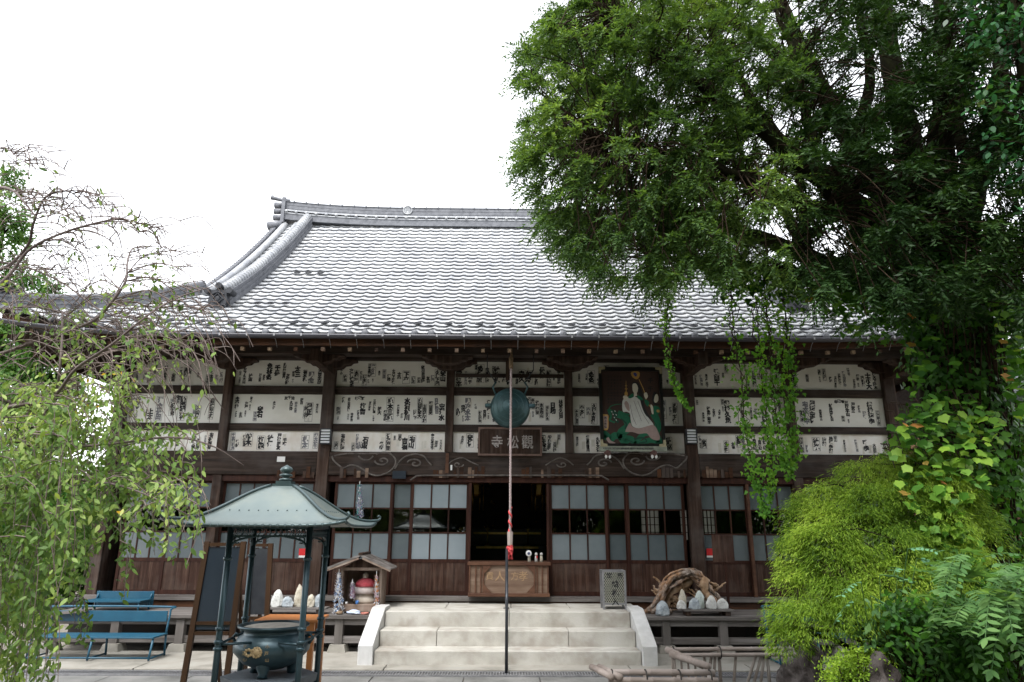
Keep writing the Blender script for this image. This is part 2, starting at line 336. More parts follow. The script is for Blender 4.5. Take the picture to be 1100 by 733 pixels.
# ============================================================ GROUND
W = 11.3
g = MB(); N = 40
gv = []; gf = []
xs = np.concatenate([np.linspace(-400,-20,8), np.linspace(-16,16,40), np.linspace(20,400,8)]); ys = np.concatenate([np.linspace(-300,-20,6), np.linspace(-16,30,50), np.linspace(40,500,8)])
for y in ys:
    for x in xs:
        z = 0.0 if abs(x) > 16 or y > 30 or y < -16 else .012*math.sin(x*1.7)*math.sin(y*1.3)
        gv.append((x, y, z - .03))
nx = len(xs)
g.add(gv, [(j*nx+i, j*nx+i+1, (j+1)*nx+i+1, (j+1)*nx+i) for j in range(len(ys)-1) for i in range(nx-1)])
struct(obj('ground', g, M['ground']))
# apron of paving in front of the hall
p = MB(); random.seed(3)
x = -7.5
while x < 2.6:
    wd = random.uniform(.85, 1.25)
    for y0, y1 in ((6.9, 7.8), (7.81, 8.72)):
        p.box(x+.006, x+wd-.006, y0, y1, -.06, -.002+random.uniform(0, .006))
    x += wd
struct(obj('paving', p, M['paving'], bev=.006))
p = MB(); x = -7.5
while x < 4.2:
    p.box(x+.004, x+1.49, 9.0, 9.42, -.05, .03); x += 1.5
p.box(-7.5, 4.3, 9.43, 10.28, -.05, .022)
struct(obj('kerb', p, M['concrete'], bev=.008))
# drain with a grating
dr = thing('drain_grating', 'long grey metal drain grating in the paving before the stone steps', 'grating', (0, 8.86, 0))
b = MB(); b.box(-6, 4.2, 8.74, 8.765, -.05, .016); b.box(-6, 4.2, 8.955, 8.98, -.05, .016); obj('frame', b, M['galv'], dr)
b = MB(); xx = -5.99
while xx < 4.19:
    b.box(xx, xx+.012, 8.766, 8.954, -.03, .012); xx += .034
b.box(-6, 4.2, 8.85, 8.862, -.03, .008)
obj('grate', b, M['galv'], dr)
b = MB(); b.box(-6, 4.2, 8.766, 8.954, -.2, -.1); obj('channel', b, M['black'], dr)

# ============================================================ HALL
hall = thing('temple_hall', 'wooden temple hall with sweeping grey tiled roof and white panels covered in black votive slips', 'temple', (0, W, 0))
def part(name, mb, m, bev=0, parent=None): return obj(name, mb, m, parent or hall, bev=bev)
ZT = 4.50      # top of front wall
# ---- pillars
PIL = [(-3.0, .095), (3.0, .095)]
SEC = [(-6.42, .095), (-4.68, .075), (4.7, .075), (6.4, .095)]
for x_, hw in PIL:
    b = MB(); b.box(x_-hw, x_+hw, W-.13, W+.13, .12, ZT); q = part('pillar', b, M['wood'], .012)
for x_, hw in SEC:
    b = MB(); b.box(x_-hw, x_+hw, W-.10, W+.1, .12, ZT); part('pillar', b, M['wood'], .012)
z_bt, z_bb = 2.87, 2.40                   # the carved beam
_, zc1 = XZ(547, 388, W); _, z1b = XZ(547, 417, W); _, z2t = XZ(547, 425.5, W); _, z2b = XZ(547, 457, W); _, z3t = XZ(547, 464.5, W); _, z3b = XZ(547, 487, W)
_, zbb = XZ(547, 512, W); _, zdt = XZ(547, 519, W); _, zp1 = XZ(547, 547, W); _, zp2 = XZ(547, 573, W); _, zg = XZ(547, 602, W); _, zd0 = XZ(547, 640, W)
z_bt, z_bb = z3b, zbb
for x_ in (-.98, 1.0):
    b = MB(); b.box(x_-.065, x_+.065, W-.09, W+.08, z_bt, ZT); part('post', b, M['wood'], .008)
# ---- beams across the white wall
for n_, (zb, zt, dy) in enumerate(((zc1-.02, zc1+.30, .11), (z2t, z1b, .055), (z3t, z2b, .055))):
    b = MB(); b.box(-6.5, 6.5, W-dy, W+.05, zb, zt); part('beam', b, M['woodh'], .006)
# ---- carved boat-shaped brackets on the pillar heads
def bracket(cx, Y, ztop, hw, h):
    pl = [(-hw, 0), (-hw, -h*.22), (-hw*.82, -h*.30), (-hw*.74, -h*.52), (-hw*.56, -h*.60), (-hw*.46, -h*.86), (-hw*.2, -h), (hw*.2, -h), (hw*.46, -h*.86), (hw*.56, -h*.60), (hw*.74, -h*.52), (hw*.82, -h*.30), (hw, -h*.22), (hw, 0)]
    b = MB(); b.prism([(cx+a, ztop+c) for a, c in pl], Y-.16, Y+.02); part('bracket', b, M['wood'], .008)
for cx in (-6.42, -4.68, -3.0, -.98, 1.0, 3.0, 4.7, 6.4): bracket(cx, W-.01, zc1-.021, .44, .17)
b = MB(); b.box(-.055, .055, W-.16, W-.06, z1b+.12, zc1-.03); part('short_post', b, M['wood'])
b = MB(); b.box(-.9, .92, W-.085, W-.05, z1b+.165, z1b+.225); part('rail', b, M['woodh'])
# ---- white panels with the votive slips
bays = [(-6.325, -4.755, 0), (-4.605, -3.095, 1), (-2.905, -1.045, 2), (-.915, .935, 3), (1.065, 2.905, 4), (3.095, 4.625, 5), (4.775, 6.305, 6)]
rows = [(z1b, zc1-.02), (z2b, z2t), (z3b, z3t)]
CH = list('田中山本小林佐藤高橋伊渡辺村加吉松井木清水崎森池石川原上下大野三宅千社納札奉講江戸東京日富士寺福金銀友会秀政正安久太郎次助屋銀魚竹梅平長谷成光明')
random.seed(21)
def slip(mb, x, y, z, n, s, rot=0, fat=.022, sx=.92):
    for k in range(n):
        put(mb, random.choice(CH), x + math.sin(rot)*k*s*.94, y, z - k*s*.94, s, fat, sx, rot)
dens = {0: .7, 1: .85, 2: 1.0, 3: .95, 4: .75, 5: .65, 6: .8}
for (xa, xb, bi) in bays:
    for ri, (zb, zt) in enumerate(rows):
        b = MB(); b.box(xa, xb, W+.0, W+.04, zb, zt)
        pn = part('plaster_panel', b, M['paper2'] if ri == 2 else M['paper'])
        ink = MB(); fnt = MB(); frm = MB(); Hh = zt - zb; yy = W - .0022
        segs = [(xa+.03, xb-.03)]
        x = xa + .07
        dn = dens[bi]*1.05 * (1.0 if ri < 2 else .7)
        while x < xb - .06:
            if random.random() < dn:
                s = random.choice((.042, .05, .056, .062, .07)) if random.random() < .85 else .10
                n = random.randint(2, 5)
                if n*s > Hh*.85: n = max(1, int(Hh*.85/s))
                hi = zt - s*.7 - .02 - (.1 if ri == 0 and min(x-xa, xb-x) < .36 else 0); lo = zb + n*s*.94
                zz = random.uniform(min(hi, lo), hi) if hi > lo else hi
                tgt = ink if random.random() < .84 else fnt
                slip(tgt, x, yy, zz, n, s, random.choice((0, 0, 0, 0, 0, .08, -.1)), .075 if s > .05 else .055)
                if random.random() < .3:
                    w2 = s*.62; top = zz+s*.65; bo = zz-(n-1)*s*.94-s*.65
                    for q in ((x-w2, x-w2+.004, bo, top), (x+w2-.004, x+w2, bo, top), (x-w2+.004, x+w2-.004, top-.004, top), (x-w2+.004, x+w2-.004, bo, bo+.004)):
                        frm.box(q[0], q[1], yy-.001, yy, q[2], q[3])
                left = zz - n*s*.94 - zb
                if left > .14 and random.random() < .5: slip(ink, x+random.uniform(-.01, .01), yy, zz-n*s*.94-.03, int((left-.05)/.04) and min(3, int((left-.04)/.04)), .036)
                x += s*1.0 + random.uniform(.006, .05)
            else: x += random.uniform(.03, .12)
        if ri == 1 and random.random() < .7:      # a little crest of letters side by side
            cx = random.uniform(xa+.3, xb-.3)
            for k in range(3): put(ink, random.choice(CH), cx+(k-1)*.055, yy, zt-.05-abs(k-1)*.012, .06, .05)
        if ink.v: obj('black_lettering', ink, M['ink'], pn)
        if fnt.v: obj('faded_lettering', fnt, M['fadedink'], pn)
        if frm.v: obj('slip_border', frm, M['ink'], pn)
        if ri == 2 or bi in (3, 4):
            sp = MB(); 
            for _ in range(int((xb-xa)*(4 if ri == 2 else 2))):
                sx_ = random.uniform(xa+.05, xb-.12); sz_ = random.uniform(zb+.02, zt-.20); sh = random.uniform(.11, .17)
                sp.box(sx_, sx_+random.uniform(.03, .06), yy+.0006, yy+.0012, sz_, min(zt-.01, sz_+sh))
            obj('pasted_slip', sp, flat('pasted_paper', (.72,.69,.62)), pn)
# ---- carved beam below
def XW(px): return at(px, 500, W).x
for (xa, xb) in ((-6.3, -3.096), (-2.904, 2.904), (3.096, 6.3)):
    b = MB(); b.box(xa, xb, W-.12, W+.06, z_bb, z_bt-.002); part('carved_beam' if abs(xa+xb) < .1 else 'beam', b, M['woodh'], .01)
cv = MB()
def pxw(l, Y, dz=0): return [at(a, c, Y) for a, c in l]
def spiral(cx, cy, r0, turns, sgn=1, ph=0):
    return [(cx + sgn*r0*(1-t)*math.cos(ph+t*turns*6.28), cy + .62*r0*(1-t)*math.sin(ph+t*turns*6.28)) for t in np.linspace(0, .93, 26)]
left = [[(357,490),(358,494),(364,500),(369,503),(376,500),(384,501),(391,505),(397,509),(404,511),(411,510),(418,507),(424,501),(425,494),(420,488),(412,486),(404,488)],
        [(359,490),(372,487.5),(390,487.5),(420,486.5)], spiral(411,495,8.5,1.4,-1,0), [(385,490),(390,494),(397,494),(401,490)],
        [(424,504),(430,495),(437,490),(446,488),(455,490),(460,496),(464,500)], spiral(446,498,8.5,1.4,1,3.3)]
lite = mat('grey_brown_carving', (.045,.036,.031), (.16,.14,.125), 12, rough=.7)  # lighter grey brown than the beam behind
for l in left:
    for mir in (0, 1):
        l2 = [(1094.6-a if mir else a, c) for a, c in l]
        cv.tube(smoothpath(pxw(l2, W-.120), 3), .015, 6)
for l in ([(480,500),(488,494),(497,492),(505,496),(514,500)], spiral(492,499,6,1.2), [(586,500),(594,495),(602,492),(610,495),(616,500)], spiral(604,499,6,1.2,-1)):
    cv.tube(smoothpath(pxw(l, W-.120), 3), .011, 6)
part('carved_scroll', cv, lite)
cv = MB(); cv.tube(smoothpath(pxw([(441,516),(446,512.5),(453,511),(500,510.8),(547,510.8),(594,510.8),(641,511),(648,512.5),(654,516)], W-.135), 3), .014, 8)
part('carved_moulding', cv, lite)
# small wooden name slips nailed along the beam
random.seed(5)
for rng_ in ((355, 400), (466, 520), (560, 640), (700, 735), (300, 338), (748, 785)):
    a = rng_[0]
    while a < rng_[1]:
        wpx = random.uniform(2.2, 4.2); hpx = random.uniform(6, 12)
        if random.random() < .62:
            x0, z0 = XZ(a, 514, W); x1, _ = XZ(a+wpx, 514, W); _, z1 = XZ(a, 514-hpx, W)
            b = MB(); b.box(x0, x1, W-.134, W-.124, z0, z1); k = random.random()
            part('wooden_slip', b, M['fascia'] if k < .45 else (M['wood'] if k < .8 else M['boxwood']))
        a += wpx + .6
for px_, c in ((486, 'fascia'),):
    b = MB(); x0, z0 = XZ(479, 509, W); x1, z1 = XZ(483, 488, W); b.box(x0, x1, W-.14, W-.124, z0, z1); part('wooden_slip', b, M['boxtrim'])
for a, c in ((486.5, 505),):
    b = MB(); x0, z0 = XZ(484.5, 506, W); x1, z1 = XZ(486.5, 500.5, W); b.box(x0, x1, W-.14, W-.124, z0, z1); part('paper_slip', b, M['white'])
b = MB(); x0, z0 = XZ(423, 515, W); x1, z1 = XZ(437.5, 507, W); b.box(x0, x1, W-.16, W-.124, z0, z1); part('dark_plate', b, M['boarddark'])
b = MB(); x0, z0 = XZ(300, 497, W); x1, z1 = XZ(309, 491.5, W); b.box(x0, x1, W-.125, W-.121, z0, z1); part('paper_slip', b, M['white'])
# ---- lintel, sill, boards
b = MB(); b.box(-6.3, 6.3, W-.075, W+.05, zdt, z_bb-.003); part('lintel', b, M['redwood'], .005)
b = MB(); b.box(-6.5, 6.5, W-.14, W+.1, zd0-.075, zd0-.003); part('sill', b, M['greywood'], .006)
b = MB(); b.box(-6.45, 6.45, W-.10, W+.05, .30, zd0-.078); part('base_board', b, M['fascia'], .004)
b = MB(); b.box(-6.5, 6.5, W-.05, W+.3, -.05, .297); part('foundation', b, M['concrete'])

# ---- doors.  each: stiles, rails, frosted panes, clear panes, boards
def door(x0, x1, cols, yoff, stile=.045, fm='frost'):
    Y = W + yoff
    b = MB()
    b.box(x0, x0+stile, Y-.018, Y+.018, zd0, zdt-.002); b.box(x1-stile, x1, Y-.018, Y+.018, zd0, zdt-.002)
    xi, xj = x0+stile, x1-stile
    rails = [(zdt-.032, zdt-.003), (zp1-.012, zp1+.012), (zp2-.012, zp2+.012), (zg-.04, zg+.012), (zd0+.001, zd0+.065)]
    for a, c in rails: b.box(xi, xj, Y-.016, Y+.016, a, c)
    cwid = (xj-xi)/cols; mun = []
    for k in range(1, cols):
        xx = xi + k*cwid
        for za, zb_ in ((zg+.0125, zp2-.0125), (zp2+.0125, zp1-.0125), (zp1+.0125, zdt-.0325)): b.box(xx-.011, xx+.011, Y-.013, Y+.013, za, zb_)
    d = part('door', b, M['redwood'])
    fz = MB(); fz.box(xi, xj, Y-.003, Y+.003, zp1+.012, zdt-.032); obj('frosted_panes', fz, M[fm], d)
    fz = MB(); fz.box(xi, xj, Y-.003, Y+.003, zg+.012, zp2-.012); obj('frosted_panes', fz, M[fm], d)
    cz = MB(); cz.add([(xi, Y, zp2+.012), (xj, Y, zp2+.012), (xj, Y, zp1-.012), (xi, Y, zp1-.012)], [(0,1,2,3)]); obj('clear_panes', cz, M['glass'], d)
    wz = MB(); nb = max(2, int((xj-xi)/.16)); bw = (xj-xi)/nb
    for k in range(nb): wz.box(xi+k*bw+.002, xi+(k+1)*bw-.002, Y-.006, Y+.012, zd0+.065, zg-.04)
    obj('boards', wz, M['panelwood'], d)
    return d
def X5(px): return at(px, 570, W).x
doors = []
for (a, c, n, yo) in ((357, 420.5, 3, .0), (418.5, 442, 1, .04), (440, 503.5, 3, 0), (590, 653, 3, 0), (652, 675, 1, .04), (673.5, 736.5, 3, 0),
                      (750, 805, 3, 0.0), (803, 858, 3, .04), (866, 918, 3, 0), (916, 968, 3, .04),
                      (284, 336, 3, 0.0), (234, 286, 3, .04), (178, 226, 3, 0), (130, 180, 3, .04)):
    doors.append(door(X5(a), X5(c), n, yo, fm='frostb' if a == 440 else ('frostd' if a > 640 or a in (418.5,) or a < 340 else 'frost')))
b = MB()
for px_ in (504.5, 588.5):
    x_ = X5(px_); b.box(x_-.02, x_+.02, W-.06, W+.04, zd0, zdt-.003)
part('door_jamb', b, M['redwood'])
b = MB()
for px_ in (805,):
    x_ = X5(px_); b.box(x_-.022, x_+.022, W-.075, W-.03, zd0, zdt-.003)
part('door_post', b, M['boxtrim'])
# red notices stuck to the panes
for px_ in (762.5, 325):
    x_, z_ = XZ(px_, 593, W-.02); b = MB(); b.box(x_-.055, x_+.055, W-.026, W-.022, z_-.055, z_+.05); st = part('red_sticker', b, M['red'])
    b = MB(); b.box(x_-.055, x_+.055, W-.0262, W-.0222, z_-.085, z_-.056); obj('sticker_foot', b, M['white'], st)
    put_ = MB(); 
# ---- inside the hall
b = MB()
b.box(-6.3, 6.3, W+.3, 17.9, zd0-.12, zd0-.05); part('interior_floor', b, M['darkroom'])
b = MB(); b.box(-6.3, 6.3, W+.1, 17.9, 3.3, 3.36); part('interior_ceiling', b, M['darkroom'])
b = MB()
xw = at(698, 564, 17.8).x
zz0, zz1 = at(698, 580, 17.8).z, at(698, 548, 17.8).z
holes = [(at(689, 560, 17.8).x, at(708, 560, 17.8).x), (at(731, 560, 17.8).x, at(741, 560, 17.8).x), (at(752, 560, 17.8).x, at(768, 560, 17.8).x)]
xs_ = [-6.4] + [v for h in holes for v in h] + [6.4]
for k in range(0, len(xs_)-1, 2): b.box(xs_[k], xs_[k+1], 17.8, 17.9, 0.2, 4.4)
for h in holes: b.box(h[0], h[1], 17.8, 17.9, .2, zz0); b.box(h[0], h[1], 17.8, 17.9, zz1, 4.4)
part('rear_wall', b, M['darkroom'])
m_sh, nt_, out_ = newmat('translucent_shoji_paper'); t_ = nt_.nodes.new('ShaderNodeBsdfTranslucent'); t_.inputs[0].default_value = (.30,.29,.27,1); nt_.links.new(t_.outputs[0], out_.inputs[0])
for h in holes:
    b = MB(); b.box(h[0], h[1], 17.84, 17.845, zz0, zz1); sp_ = part('shoji_screen', b, m_sh)
    b = MB()
    for k in range(1, 4): xx = h[0]+(h[1]-h[0])*k/4; b.box(xx-.012, xx+.012, 17.81, 17.83, zz0, zz1)
    for k in range(1, 4): z_ = zz0+(zz1-zz0)*k/4; b.box(h[0], h[1], 17.812, 17.828, z_-.01, z_+.01)
    obj('lattice', b, M['redwood'], sp_)
# side walls with plank bays and pillars
for sgn in (-1, 1):
    b = MB(); b.box(sgn*6.42-.05, sgn*6.42+.05, W+.1, 17.9, .1, 4.55); part('side_wall', b, M['wood'])
    for yy_ in (13.2, 15.2, 17.85):
        b = MB(); b.box(sgn*6.42-.1, sgn*6.42+.1, yy_-.09, yy_+.09, .1, 4.55); part('pillar', b, M['wood'])
    b = MB(); 
    for zb, zt in ((zc1, zc1+.25), (z1b+.02, z2t-.02), (z3t+.02, z2b-.02), (z_bb, z_bt)): b.box(sgn*6.42-.075, sgn*6.42+.075, W+.1, 17.9, min(zb,zt), max(zb,zt))
    part('side_beam', b, M['wood'])
b = MB(); b.box(-6.4, 6.4, 17.85, 17.95, .1, .2); 
# altar shimmer in the dark opening: gilt lanterns, curtains, a lacquer table
alt = thing('altar', 'dark lacquered altar with dim gilt ornaments seen through the open doorway', 'altar', (0, 14.6, zd0-.05))
b = MB(); b.box(-1.2, 1.2, 14.3, 15.0, zd0-.05, zd0+.62); b.box(-1.3, 1.3, 14.2, 15.1, zd0+.621, zd0+.68); b.box(-.8, .8, 14.8, 15.2, zd0+.681, zd0+1.0); obj('table', b, M['black'], alt)
b = MB(); b.box(-.62, .62, 14.19, 14.2, zd0+.63, zd0+.672); b.box(-.7, .7, 14.79, 14.8, zd0+.90, zd0+.94); obj('gilt_edge', b, M['gold'], alt)
for x_ in (-.62, .62):
    b = MB(); b.tube([(x_, 13.9, 3.2), (x_, 13.9, 2.62)], .006, 5); b.lathe([(.02,0),(.13,-.04),(.15,-.07),(.09,-.1),(.09,-.28),(.13,-.31),(.04,-.36)], (x_, 13.9, 2.62), 6, smooth=False)
    for k in range(6):
        a = k*1.047; b.tube([(x_+.14*math.cos(a), 13.9+.14*math.sin(a), 2.55), (x_+.14*math.cos(a), 13.9+.14*math.sin(a), 2.02)], .009, 4)
    obj('hanging_lantern', b, M['gold'], alt)
for x_ in (-.95, -.4, .42, .98):
    b = MB(); b.lathe([(.07,0),(.05,.02),(.015,.06),(.015,.28),(.05,.33),(.02,.36),(.0,.40)], (x_, 14.4, zd0+.681), 10); obj('candlestick', b, M['gold'], alt)
random.seed(9)
b = MB()
for k in range(60):
    x_ = random.choice((-1, 1))*random.uniform(.25, 1.0); z_ = random.uniform(1.2, 3.0); s_ = random.uniform(.008, .03)
    b.blob((x_, 14.9+random.uniform(0, .3), z_), s_, amp=.3, seed=k, n=4)
obj('gilt_pendant', b, M['gold'], alt)
b = MB(); b.box(-1.25, 1.25, 15.25, 15.3, zd0, 3.25); obj('back_panel', b, M['darkroom'], alt)

# ---- veranda decks left and right of the steps
_, zdk = XZ(740, 663, 10.2)
for sgn in (-1, 1):
    b = MB(); yb = 10.2
    k = 0
    while yb < W-.12:
        b.box(min(sgn*1.93, sgn*6.5), max(sgn*1.93, sgn*6.5), yb, min(yb+.172, W-.105), zdk-.045, zdk+random.uniform(0, .004)); yb += .176
    dk = part('veranda', b, M['greywood'], .004)
    b = MB(); b.box(min(sgn*1.95, sgn*6.48), max(sgn*1.95, sgn*6.48), 10.26, 10.32, zdk-.13, zdk-.047); obj('joist', b, M['greywood'], dk)
    b = MB(); b.box(min(sgn*1.95, sgn*6.48), max(sgn*1.95, sgn*6.48), 10.275, 10.305, .13, .22); obj('rail', b, M['greywood'], dk)
    b = MB(); b.box(min(sgn*1.95, sgn*6.48), max(sgn*1.95, sgn*6.48), 10.9, 10.95, .0, zdk-.13); obj('underdeck_dark', b, M['darkroom'], dk)  # dark sheet put in for the darkness under the deck
    for xx in ((2.22, 3.02, 3.85, 4.7, 5.5, 6.35) if sgn > 0 else (2.35, 3.6, 4.55, 5.45, 6.35)):
        b = MB(); b.box(sgn*xx-.055, sgn*xx+.055, 10.235, 10.34, .12, zdk-.047); obj('post', b, M['greypost'], dk)
        b = MB(); vs_ = [(sgn*xx+i*t_, 10.29+j*t_, z_) for z_, t_ in ((-.02, .14), (.119, .10)) for i, j in ((-1,-1),(1,-1),(1,1),(-1,1))]
        b.add(vs_, [(3,2,1,0),(4,5,6,7),(0,1,5,4),(1,2,6,5),(2,3,7,6),(3,0,4,7)]); obj('foot_stone', b, M['concrete'], dk)

# ============================================================ ROOF
Y0, T1 = 9.6, 5.6; XE, XV, TH = 7.55, 5.5, 2.05
TW = .24
def prof(t): return 4.40 + .56*t + .0375*t*t
def upt(x, t):
    u = max(0, (abs(x) - 4.0) / (XE-4.0)); return .38 * u**2.6 * max(0, 1 - t/2.6)
def wave(x):
    u = (x / TW) % 1.0
    return .036 * (math.cos(2*math.pi*(u-.25))*.5+.5)**2.2 - .012*math.sin(2*math.pi*u)*.6
def tiles(sideways=False, sgn=-1, full=True):
    """rows of wavy pantiles; front slope runs to the ridge, side slopes only to the gable foot"""
    rowsT = []; t = -.06; tmax = T1 if not sideways else TH+.02
    while t < tmax:
        rowsT.append(t); sl_ = math.sqrt(1 + (.56+.075*max(t,0))**2); t += .232 / sl_
    rowsT.append(tmax)
    V = []; F = []; Yc = Y0 + T1
    for r in range(len(rowsT)-1):
        ta, tb = rowsT[r], rowsT[r+1]
        if sideways: lim = T1 - ta
        else: lim = XE - ta if ta < TH else XV
        n = int(2*lim/(TW/8)); n -= n % 2
        xs_ = [(i - n/2)*(TW/8) for i in range(n+1)]
        base = len(V)
        for x in xs_:
            q = wave(x)
            for (t_, dz) in ((ta+.035, .002), (ta, .034), (tb+.02, .003)):
                xr = x
                z = prof(t_) + dz + q
                if not sideways:
                    z += upt(x, t_); V.append((x, Y0+t_, z))
                else:
                    z += .38 * max(0, (abs(x)-2.2)/(T1-2.2))**2.6 * max(0, 1-t_/2.6)
                    V.append((sgn*(XE - t_), Yc + x, z))
        for i in range(n):
            a = base + i*3; c = a+3
            F.append((a, c, c+1, a+1)); F.append((a+1, c+1, c+2, a+2))
    return V, F
V, F = tiles(); roof = bulk('roof_front', V, F, M['tile'], hall)
V2 = [(x, 2*(Y0+T1)-y, z) for x, y, z in V]; bulk('roof_back', V2, F, M['tile'], hall)
for sgn in (-1, 1):
    V, F = tiles(True, sgn); bulk('roof_side', V, F, M['tile'], hall)
# round eave-end caps
caps = MB(); n = int(XE/TW)
for i in range(-n, n+1):
    x = i*TW + TW*.25; z = prof(-.06)+upt(x, 0)+.035
    if abs(x) > XE-.15: continue
    caps = MB(); caps.lathe([(0,-.012),(.040,-.012),(.052,0),(.052,.05)], (x, Y0-.075, z), 12, Matrix.Rotation(R(-90), 3, 'X')); part('eave_cap_tile', caps, M['ridgetile'])
# snow-guard loops on the lower rows and short rows higher up
sg = MB()
def loop(x, t):
    z = prof(t)+upt(x, t)+.075; sl_ = math.atan(.56+.075*t)
    pts = []
    for k in range(9):
        a = math.pi*k/8*2 - .2; pts.append((x+.055*math.cos(a), Y0+t + .05*math.sin(a)*math.cos(sl_), z + .05*math.sin(a)*math.sin(sl_)+.01))
    sg = MB(); sg.tube([p_[:2]+(p_[2]+.012,) for p_ in pts], .014, 6); part('snow_guard', sg, M['onitile'])
for i in range(-15, 16):
    x = i*.465
    if abs(x) < 7: loop(x, .28); loop(x+.2, .12)
for px_, py_, Y_ in ((320,287,12.6),(332,287,12.6),(345,287,12.6)): 
    x_, _z = XZ(px_, py_, Y_); loop(x_, Y_-Y0)
for px_ in (278, 292, 308):
    x_, _z = XZ(px_, 323, 11.0); loop(x_, 1.35)
# fascia, soffit boards, rafters, gutter
b = MB(); ft = MB(); n = 60
def strip(y0, y1, za, zb, mbx, xr=XE-.1):
    xs_ = [(-xr) + 2*xr*i/n for i in range(n+1)]; vs_ = []
    for x in xs_:
        u = upt(x, 0)
        for (yy, zz) in ((y0, za), (y1, za), (y1, zb), (y0, zb)): vs_.append((x, yy, zz+u))
    fs_ = []
    for i in range(n):
        a = i*4; c = a+4
        for k in range(4): fs_.append((a+k, a+(k+1)%4, c+(k+1)%4, c+k))
    mbx.add(vs_, fs_ + [(3,2,1,0), (n*4, n*4+1, n*4+2, n*4+3)])
zE = prof(0)
strip(Y0+.03, Y0+.07, zE-.165, zE-.03, b); part('fascia', b, M['fascia'])
b = MB(); strip(Y0-.0, Y0+.028, zE-.07, zE-.022, b); part('eave_batten', b, M['woodh'])
# soffit: boards rising inward
b = MB(); sv = []; 
for i in range(n+1):
    x = -(XE-.2)+2*(XE-.2)*i/n; 
    for t_ in (.0, 1.9, 1.9, .0): pass
    sv += [(x, Y0+.07, zE-.03+upt(x, 0)), (x, Y0+2.4, zE+.62+upt(x, 2.0)), (x, Y0+2.4, zE+.66+upt(x, 2)), (x, Y0+.07, zE+.0+upt(x, 0))]
sf = []
for i in range(n):
    a = i*4; c = a+4
    for k in range(4): sf.append((a+k, a+(k+1)%4, c+(k+1)%4, c+k))
b.add(sv, sf); part('soffit', b, M['wood'])
b = MB(); i = 0
x = -7.2
ends = MB()
while x < 7.25:
    u = upt(x, 0)
    b = MB(); b.bar((x, Y0+.1, zE-.10+u), (x, W+.1, zE+.33+u*.5), .055, .075); part('rafter', b, M['woodh'])
    x += .2
x = -7.02
while x < 7.1:
    u = upt(x, 0); jit = random.uniform(-.008, .008)
    ends = MB(); ends.box(x-.026+jit, x+.026+jit, Y0+.07, Y0+.12, zE-.235+u, zE-.185+u+random.uniform(-.008,.004)); x += .39; part('rafter_end', ends, random.choice((M['paleend'], M['paleend'], M['fascia'], M['boxwood'])))
b = MB(); b.box(-7.0, 7.0, 10.42, 10.62, 4.31, 4.56); part('eave_purlin', b, M['woodh'], .01)
for cx in (-3.0, 3.0, -6.42, 6.4):
    b = MB(); b.box(cx-.07, cx+.07, 10.2, W, 4.14, 4.34); part('bracket_arm', b, M['wood'], .01)
for cx in (-6.42, -4.68, -3.0, -.98, 1.0, 3.0, 4.7, 6.4):
    bracket(cx, 10.60, 4.308, .40, .13)
gt = MB(); gp = []
for k in range(9): a = math.pi*k/8; gp.append((-.055*math.cos(a), -.055*math.sin(a)))
xs_ = [-(XE+.05) + 2*(XE+.05)*i/60 for i in range(61)]; vs_ = []
for x in xs_:
    for a, c in gp: vs_.append((x, Y0-.075+a, zE-.035+c+upt(x, 0)*.6))
fs_ = []
for i in range(60):
    for k in range(8): fs_.append((i*9+k, i*9+k+1, (i+1)*9+k+1, (i+1)*9+k))
gt.add(vs_, fs_, True); gut = part('gutter', gt, M['gutter'])
gm = gut.modifiers.new('solid', 'SOLIDIFY'); gm.thickness = .006
b = MB(); x = -6.9
while x < 7:
    u = upt(x, 0)*.6; b.tube([(x, Y0-.075, zE-.095+u), (x, Y0-.02, zE-.12+u), (x, Y0+.05, zE-.2+u)], .004, 4); b.box(x-.012, x+.012, Y0-.136, Y0-.131, zE-.07+u, zE-.03+u); x += .39
part('gutter_bracket', b, M['galv'])
# side eaves
for sgn in (-1, 1):
    b = MB(); b.box(sgn*(XE-.07)-.02, sgn*(XE-.07)+.02, Y0+.9, 2*T1+Y0-.9, zE-.15, zE-.02); part('side_fascia', b, M['fascia'])
    b = MB(); b.add([(sgn*(XE-.07), Y0+.07, zE-.03), (sgn*(XE-.07), Y0+2*T1, zE-.03), (sgn*(XE-1.3), Y0+2*T1-1.3, zE+.40), (sgn*(XE-1.3), Y0+1.3, zE+.40)], [(0,1,2,3)]); part('side_soffit', b, M['wood'])
# main ridge
YR, ZR = Y0+T1, prof(T1)
rd = MB(); nlay = 60
def rz(x): u = max(0, (abs(x)-2.0)/(XV-2.0)); return .16*u**2.4
xs_ = [-5.4 + 10.8*i/50 for i in range(51)]
def ridgebar(hw, za, zb, mbx):
    vs_ = []
    for x in xs_:
        for (yy, zz) in ((YR-hw, za), (YR+hw, za), (YR+hw, zb), (YR-hw, zb)): vs_.append((x, yy, zz+rz(x)+ZR))
    fs_ = []
    for i in range(50):
        a = i*4; c = a+4
        for k in range(4): fs_.append((a+k, a+(k+1)%4, c+(k+1)%4, c+k))
    mbx.add(vs_, fs_+[(3,2,1,0),(200,201,202,203)])
ridgebar(.17, -.05, .10, rd); 
for k in range(5): ridgebar(.148 if k % 2 else .142, .2+k*.045, .2+(k+1)*.045, rd)
main_ridge = part('main_ridge', rd, M['ridgetile'])
rd = MB(); ridgebar(.185, .10, .125, rd); ridgebar(.19, .165, .2, rd)
x = -5.35
while x < 5.4:
    z = ZR+rz(x)+.145; 
    rd.lathe([(.001,-.01),(.036,-.01),(.036,.02)], (x, YR-.20, z+.01), 10, Matrix.Rotation(R(-90), 3, 'X')); rd.tube([(x, YR-.18, z+.01), (x, YR+.18, z+.01)], .034, 8)
    x += TW
part('ridge_scallop_row', rd, M['tile'])
